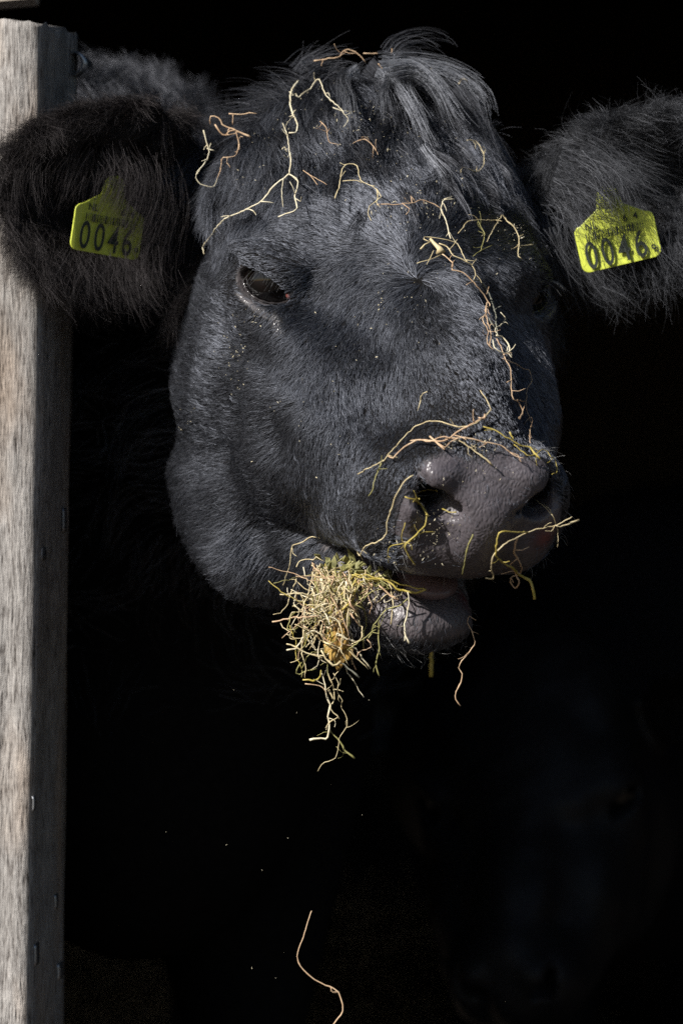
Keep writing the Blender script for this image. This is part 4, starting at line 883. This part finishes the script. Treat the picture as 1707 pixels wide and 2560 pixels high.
H('straw_stem', 'short forked straw hanging inside the tail of the mouthful', [(cl([(360,990),(400,1090),(405,1180),(380,1220),(440,1300)]), .9, .9), (cl([(370,1110),(400,1170)]), 1.5,.9), (cl([(430,1290),(380,1320),(350,1360)]), .8,.7)], 0, .0, Y=MY-.006, group='hay hanging from the mouth')
H('root_strand', 'longest wavy thin root hanging below the mouthful', [(cl([(400,1000),(435,1060),(430,1130),(460,1180),(450,1220),(490,1290),(490,1350),(445,1410),(430,1500),(410,1560),(330,1590),(300,1640)]), .55, .5)], 0, .0, Y=MY-.004, group='hay hanging from the mouth')
H('straw_stem', 'lowest straw of the mouthful with a pale cut end', [(cl([(375,1360),(390,1390),(440,1440),(480,1510),(540,1558)]), .6, 1.6)], 2, .0, Y=MY, group='hay hanging from the mouth')
H('straw_stem', 'single curved straw dropping through the dark below the cow', [([(779,2277),(760,2337),(744,2402),(760,2425),(788,2450),(846,2481),(857,2525),(833,2562),(812,2590),(800,2640)], .7, 1.2)], 1, .0, Y=-.10, group='hay hanging from the mouth').__setitem__('group', 'falling hay')
H('straw_stem', 'blurred yellow straw hanging down behind the chin', [([(1082,1560),(1078,1625),(1077,1692)], 3.6, 3.2)], 3, .0, Y=.17, group='hay hanging from the mouth')
# the mouthful itself: one thing, each stem a part
hayb = bpy.data.objects.new('hay_bunch', None); col.objects.link(hayb); hayb.location = unpx(860,1500,MY-.01); bpy.context.view_layer.update()
tag(hayb, 'tangled mouthful of hay hanging from the corner of the mouth', 'hay bunch', 'hay hanging from the mouth')
g9 = np.random.default_rng(21)
def bunch_Y(x, y):                                        # depth of the cloud of stems: over the lower lip, then hanging free
    p, nn_ = hit(x, y)
    return (p[1]-.008 if p is not None and p[1] < .03 else MY-.010)
def part_stem(pts, r0, r1, m):
    Pn = np.array([unpx(x, y, yy) for (x, y), yy in pts]); V, F = tube(Pn, r0, r1, 5, .0003); return mesh_obj('stem', V, F, HAY[m], hayb)
mouthline = cl([(280,300),(340,330),(430,350),(520,375),(620,380),(720,390),(800,420),(870,470)])
for i in range(95):
    t = g9.beta(1.0,1.7); k = t*(len(mouthline)-1); a_ = int(min(k, len(mouthline)-2)); fr = k-a_
    x0 = mouthline[a_][0]*(1-fr)+mouthline[a_+1][0]*fr+g9.normal()*8; y0 = mouthline[a_][1]*(1-fr)+mouthline[a_+1][1]*fr-4+g9.normal()*8
    tx, ty = 818+g9.normal()*62, 1610+g9.normal()*55
    drop = (.30+.7*g9.beta(2.0,1.3) if t < .5 else .12+.75*g9.beta(1.0,2.0))
    x1, y1 = x0+(tx-x0)*drop*1.05+g9.normal()*22, y0+(ty-y0)*drop
    mx_, my_ = (x0+x1)/2+g9.normal()*17, (y0+y1)/2+g9.normal()*12
    q1 = (x0*.6+mx_*.4+g9.normal()*6, y0*.6+my_*.4+g9.normal()*5); q3 = (x1*.55+mx_*.45+g9.normal()*8, y1*.55+my_*.45+g9.normal()*6)
    dz = g9.normal()*.008
    Y0 = bunch_Y(x0, y0); Y1 = min(bunch_Y(x1, y1), MY)
    pts = [((x0,y0),Y0), (q1, Y0*.7+Y1*.3-.006+dz*.5), ((mx_,my_),(Y0+Y1)/2-.009+dz), (q3, Y1-.006+dz), ((x1,y1),Y1-.003+dz)]
    r_ = g9.choice([.0007,.0009,.0011,.0014], p=[.35,.35,.2,.1]); part_stem(pts, r_, r_*g9.uniform(.6,1.2), int(g9.choice([0,0,0,2,3,4,1,2])))
for i in range(34):                                       # crossing stems in the hanging clump
    cx, cy = 805+np.clip(g9.normal(),-1.3,1.3)*50, 1535+np.clip(g9.normal(),-1.4,1.2)*70; an_ = g9.uniform(0, 6.28); ll = g9.uniform(30,85); dz = g9.normal()*.010
    dx, dy = math.cos(an_)*ll, math.sin(an_)*ll; Yc = min(bunch_Y(cx, cy), MY)-.006
    pts = [((cx-dx,cy-dy),Yc+dz), ((cx-dx*.3+g9.normal()*5,cy-dy*.3+g9.normal()*5),Yc+dz-.003), ((cx+dx*.4+g9.normal()*5,cy+dy*.4+g9.normal()*5),Yc-dz), ((cx+dx,cy+dy),Yc-dz)]
    r_ = g9.choice([.0006,.0009,.0012]); part_stem(pts, r_, r_*.8, int(g9.choice([0,0,1,4,3,2])))
for i in range(46):                                       # fine curling rootlets through the clump
    cx, cy = 808+np.clip(g9.normal(),-1.4,1.4)*48, 1530+np.clip(g9.normal(),-1.5,1.5)*75; Yc = min(bunch_Y(cx, cy), MY)-.008+g9.normal()*.006; an_ = g9.uniform(0,6.28); pts = []
    for k in range(6): pts.append(((cx,cy), Yc)); an_ += g9.normal()*.7; st = g9.uniform(12,26); cx += math.cos(an_)*st; cy += math.sin(an_)*st*.9+4; Yc += g9.normal()*.002
    part_stem(pts, .0008, .0005, int(g9.choice([0,1,2,4])))
# traced stems of the outline
for L_, r0, r1, m in ((cl([(270,340),(240,460),(210,580),(215,640),(260,700)]), .9, .9, 0), (cl([(95,810),(160,835),(270,885),(330,900)]), 1.0,1.0,0), (cl([(95,850),(150,838),(190,790),(230,740),(270,720),(350,770)]), 1.1,.8,4), (cl([(205,715),(195,860),(215,960),(215,1030)]), .9,.7,0),
                      (cl([(195,930),(155,990),(165,1008),(215,985),(290,970)]), .9,.7,2), (cl([(200,1045),(270,1050),(310,1030),(320,980)]), 1.1,.9,3), (cl([(215,1070),(270,1080),(330,1095),(360,1140)]), .7,.6,1), (cl([(320,850),(360,910),(410,945),(450,925)]), 1.2,1.6,0),
                      (cl([(420,745),(480,770),(540,795)]), 1.8,1.5,4), (cl([(265,585),(310,565),(370,545)]), 1.8,1.3,4), (cl([(500,380),(520,480),(470,570),(400,640)]), .9,.8,0), (cl([(560,650),(590,720),(570,780),(520,810)]), 1.1,.9,0), (cl([(520,360),(640,385),(740,395),(850,460),(950,472),(1005,452)]), 1.2,1.7,3), (cl([(700,430),(760,480),(825,520)]), 1.2,1.6,1), (cl([(620,780),(650,820),(630,850),(570,860),(555,900)]), .7,.6,1), (cl([(520,830),(530,870),(575,920)]), .5,.4,0), (cl([(440,930),(510,980),(570,1030)]), .9,1.2,5), (cl([(540,350),(700,380),(880,430),(1005,455)]), .9,1.1,3)):
    V, F = tube(np.array([unpx(x, y, min(bunch_Y(x, y), MY)-.012) for x, y in L_]), r0*.001, r1*.001, 6, .0004); mesh_obj('stem', V, F, HAY[m], hayb)
for i in range(16):                                       # flat dry blades among the stems
    x0, y0 = 825+np.clip(g9.normal(),-1.2,1.2)*38, 1440+g9.uniform(0,120); an_ = g9.uniform(1.15,2.0); ll = g9.uniform(40,90); Yc = min(bunch_Y(x0, y0), MY)-.010+g9.normal()*.005
    Pn = np.array([unpx(x0+math.cos(an_)*ll*q+g9.normal()*3, y0+math.sin(an_)*ll*q, Yc+.006*q) for q in (0,.35,.7,1)]); V, F = tube(Pn, .0022, .0010, 6, .0001, False, .18); mesh_obj('blade', V, F, HAY[int(g9.choice([0,2,4]))], hayb)
# chewed green leaf mash at the corner of the mouth and the root clod
M_CLOD = hay_mat('root_clod', (.22,.12,.035), (.48,.31,.08)); M_MASH = hay_mat('chewed_leaf', (.10,.10,.035), (.26,.25,.10))
def lump(name, c, rad, m, seed, amp=.35, nu=26, nv=18):
    V, F = uvsphere(np.zeros(3), np.eye(3), np.ones(3), nu, nv); V = V*(1+amp*rff(V, seed, 1.1)[:,None]*.5+amp*.5*rff(V, seed+1, .45)[:,None]*.5); return mesh_obj(name, c+V*rad, F, m, hayb, smooth=False)
lump('root_clod', unpx(849,1612,MY-.014), np.array([.009,.007,.014]), M_CLOD, 61, .4)
for i in range(46):
    k = g9.uniform(); x = 815+k*150+g9.normal()*10; y = 1402+k*42+g9.normal()*(9+6*k); c = unpx(x, y, bunch_Y(x, y)-.003)
    d_ = norm(g9.normal(size=3)); e_ = norm(np.cross(d_, g9.normal(size=3))); a_, b_ = g9.uniform(.003,.008), g9.uniform(.0015,.003); n_ = np.cross(d_, e_)*.0006
    V = np.array([c-d_*a_, c+e_*b_, c+d_*a_, c-e_*b_]); V = np.concatenate([V+n_, V-n_]); mesh_obj('leaf', V, [(0,1,2,3),(7,6,5,4),(0,4,5,1),(1,5,6,2),(2,6,7,3),(3,7,4,0)], M_MASH if g9.uniform() < .7 else HAY[2], hayb, smooth=False)
# ---------------------------------------------------------------- crumbs of hay in the coat, dust in the air
parts = []
def crumb(c, s):
    d_ = norm(g9.normal(size=3)); e_ = norm(np.cross(d_, g9.normal(size=3))); n_ = np.cross(d_, e_); a_, b_ = s*g9.uniform(.6,1.8), s*g9.uniform(.25,.5)
    V = np.array([c-d_*a_, c+e_*b_, c+d_*a_, c-e_*b_, c+n_*b_, c-n_*b_]); return V, [(0,1,4),(1,2,4),(2,3,4),(3,0,4),(1,0,5),(2,1,5),(3,2,5),(0,3,5)]
regions = [(700,300,120,100,90), (900,330,150,110,110), (1150,300,90,110,45), (1050,520,140,60,90), (1290,580,60,60,50), (620,480,50,50,30), (1000,760,120,100,45), (800,1000,150,120,24), (1180,1110,80,20,60), (1080,1330,50,60,70), (980,1380,60,50,26), (590,900,34,60,40), (540,420,40,40,24), (1200,1190,80,40,14), (480,1040,20,40,10), (620,800,40,30,16)]
for x, y, sx, sy, n in regions:
    for _ in range(n):
        a_, b_ = x+g9.normal()*sx*.6, y+g9.normal()*sy*.6; q = on_coat(a_, b_, .004+.010*(b_ < 480)*g9.uniform(.3,1))
        if q is not None: parts.append(crumb(q, g9.choice([.0005,.0008,.0012], p=[.5,.35,.15])))
V, F = join(parts); o = mesh_obj('hay_crumbs', V, F, HAY[4], origin=V.mean(0), smooth=False); tag(o, 'fine hay crumbs scattered through the coat of the head', 'hay crumbs', kind='stuff')
parts = []
for x, y in ((585,1725),(742,1782),(922,1750),(415,2080),(566,2112),(655,2175),(720,2095),(905,2037),(1141,2217),(709,2381),(630,2420),(690,2445),(1263,2505),(828,1962),(1120,1420)):
    for _ in range(1): parts.append(crumb(unpx(x, y, g9.uniform(-.2,.1)), g9.choice([.0003,.0005])))
V, F = join(parts); o = mesh_obj('hay_dust', V, F, HAY[4], origin=V.mean(0), smooth=False); tag(o, 'specks of hay dust floating in the dark air', 'dust', kind='stuff')
# ---------------------------------------------------------------- hay on the stable floor and the cow lying deeper in the shade
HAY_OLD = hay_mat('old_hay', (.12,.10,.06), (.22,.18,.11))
g7 = np.random.default_rng(77)
def hay_pile(name, cx, cy, rx, ry, hz, n, label):
    parts = []
    for _ in range(n):
        a_, q = g7.uniform(0,6.28), math.sqrt(g7.uniform()); x, y = cx+rx*q*math.cos(a_), cy+ry*q*math.sin(a_); z = hz*(1-q*q)**.7*g7.uniform(.75,1.02)+.01
        d_ = norm(np.array([g7.normal(), g7.normal(), g7.normal()*.35])); ll = g7.uniform(.05,.16); bend = norm(g7.normal(size=3))*ll*.25
        c = np.array([x,y,z]); w_ = norm(np.cross(d_, [0,0,1.]))*.0022; t = np.linspace(-1,1,4)
        C = c+d_*ll*t[:,None]+bend*(1-t[:,None]**2); u_ = np.array([0,0,.0018])
        V = np.concatenate([C+w_, C-w_, C+u_]); F = [(i,i+1,i+5,i+4) for i in range(3)]+[(i+4,i+5,i+9,i+8) for i in range(3)]+[(i+8,i+9,i+1,i) for i in range(3)]
        parts.append((V, F))
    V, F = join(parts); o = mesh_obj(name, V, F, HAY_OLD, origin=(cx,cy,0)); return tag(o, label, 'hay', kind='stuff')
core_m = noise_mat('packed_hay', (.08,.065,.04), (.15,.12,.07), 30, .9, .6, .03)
def mound(cx, cy, rx, ry, hz, parent):
    V, F = uvsphere(np.zeros(3), np.array([[0,0,1],[0,1,0],[1,0,0.]]), np.ones(3), 40, 20); V[:,2] = np.maximum(V[:,2], -.05); V = V*(1+.05*rff(V, 71, .9)[:,None]); return mesh_obj('packed_core', V*np.array([rx,ry,hz*.9])+np.array([cx,cy,0]), F, core_m, parent)
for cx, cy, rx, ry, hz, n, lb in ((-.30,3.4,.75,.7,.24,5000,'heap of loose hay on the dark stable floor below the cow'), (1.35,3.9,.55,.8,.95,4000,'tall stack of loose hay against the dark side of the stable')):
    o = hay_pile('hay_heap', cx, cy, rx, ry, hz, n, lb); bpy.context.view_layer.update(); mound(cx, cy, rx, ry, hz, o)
# second cow: same kind of animal, head low, wholly in the shade
def cow2_local(P): return head_sdf(P)
f2, lo2 = build_field(head_sdf, (-.36,-.44,-.32), (.36,.30,.20), .006); V2, Q2 = surface_nets(f2, lo2, .006); del f2
m_ = (V2[:,0] > -9); C2 = unpx(1330,1990,1.15)
def to2(P): 
    A = _rot(math.radians(-14), math.radians(38), math.radians(-4)); return np.asarray(P) @ A.T+C2
def body2(P):
    d = cone(P, C2+np.array([-.02,.20,.02]), C2+np.array([.20,.75,.05]), .15, .24)
    d = smin(d, cone(P, C2+np.array([.22,.75,.02]), C2+np.array([.35,1.8,.02]), .32, .36), .1)
    for x in (.05,.42):
        for y in (.8,1.8): d = smin(d, cone(P, (C2[0]+x,C2[1]+y,C2[2]-.2), (C2[0]+x,C2[1]+y,.04), .12, .06), .05)
    return d
fb2, lob2 = build_field(body2, C2+np.array([-.5,0,-C2[2]-.04]), C2+np.array([1.0,2.4,.6]), .03); VB2, QB2 = surface_nets(fb2, lob2, .03)
cow2 = mesh_obj('cow', np.concatenate([to2(V2), VB2]), np.concatenate([Q2[:, ::-1], QB2+len(V2)]), M_SKIN2, origin=(C2[0]+.2, C2[1]+.7, 0)); bpy.context.view_layer.update()
tag(cow2, 'second black cow standing in deep shade, barely visible', 'cow')
for s in (-1,1):
    A = eye_axes(s); c = eye_c(s); V, F = uvsphere(c, A, np.ones(3)*EYE_R); mesh_obj('eye', to2(V), F, M_EYE, cow2)
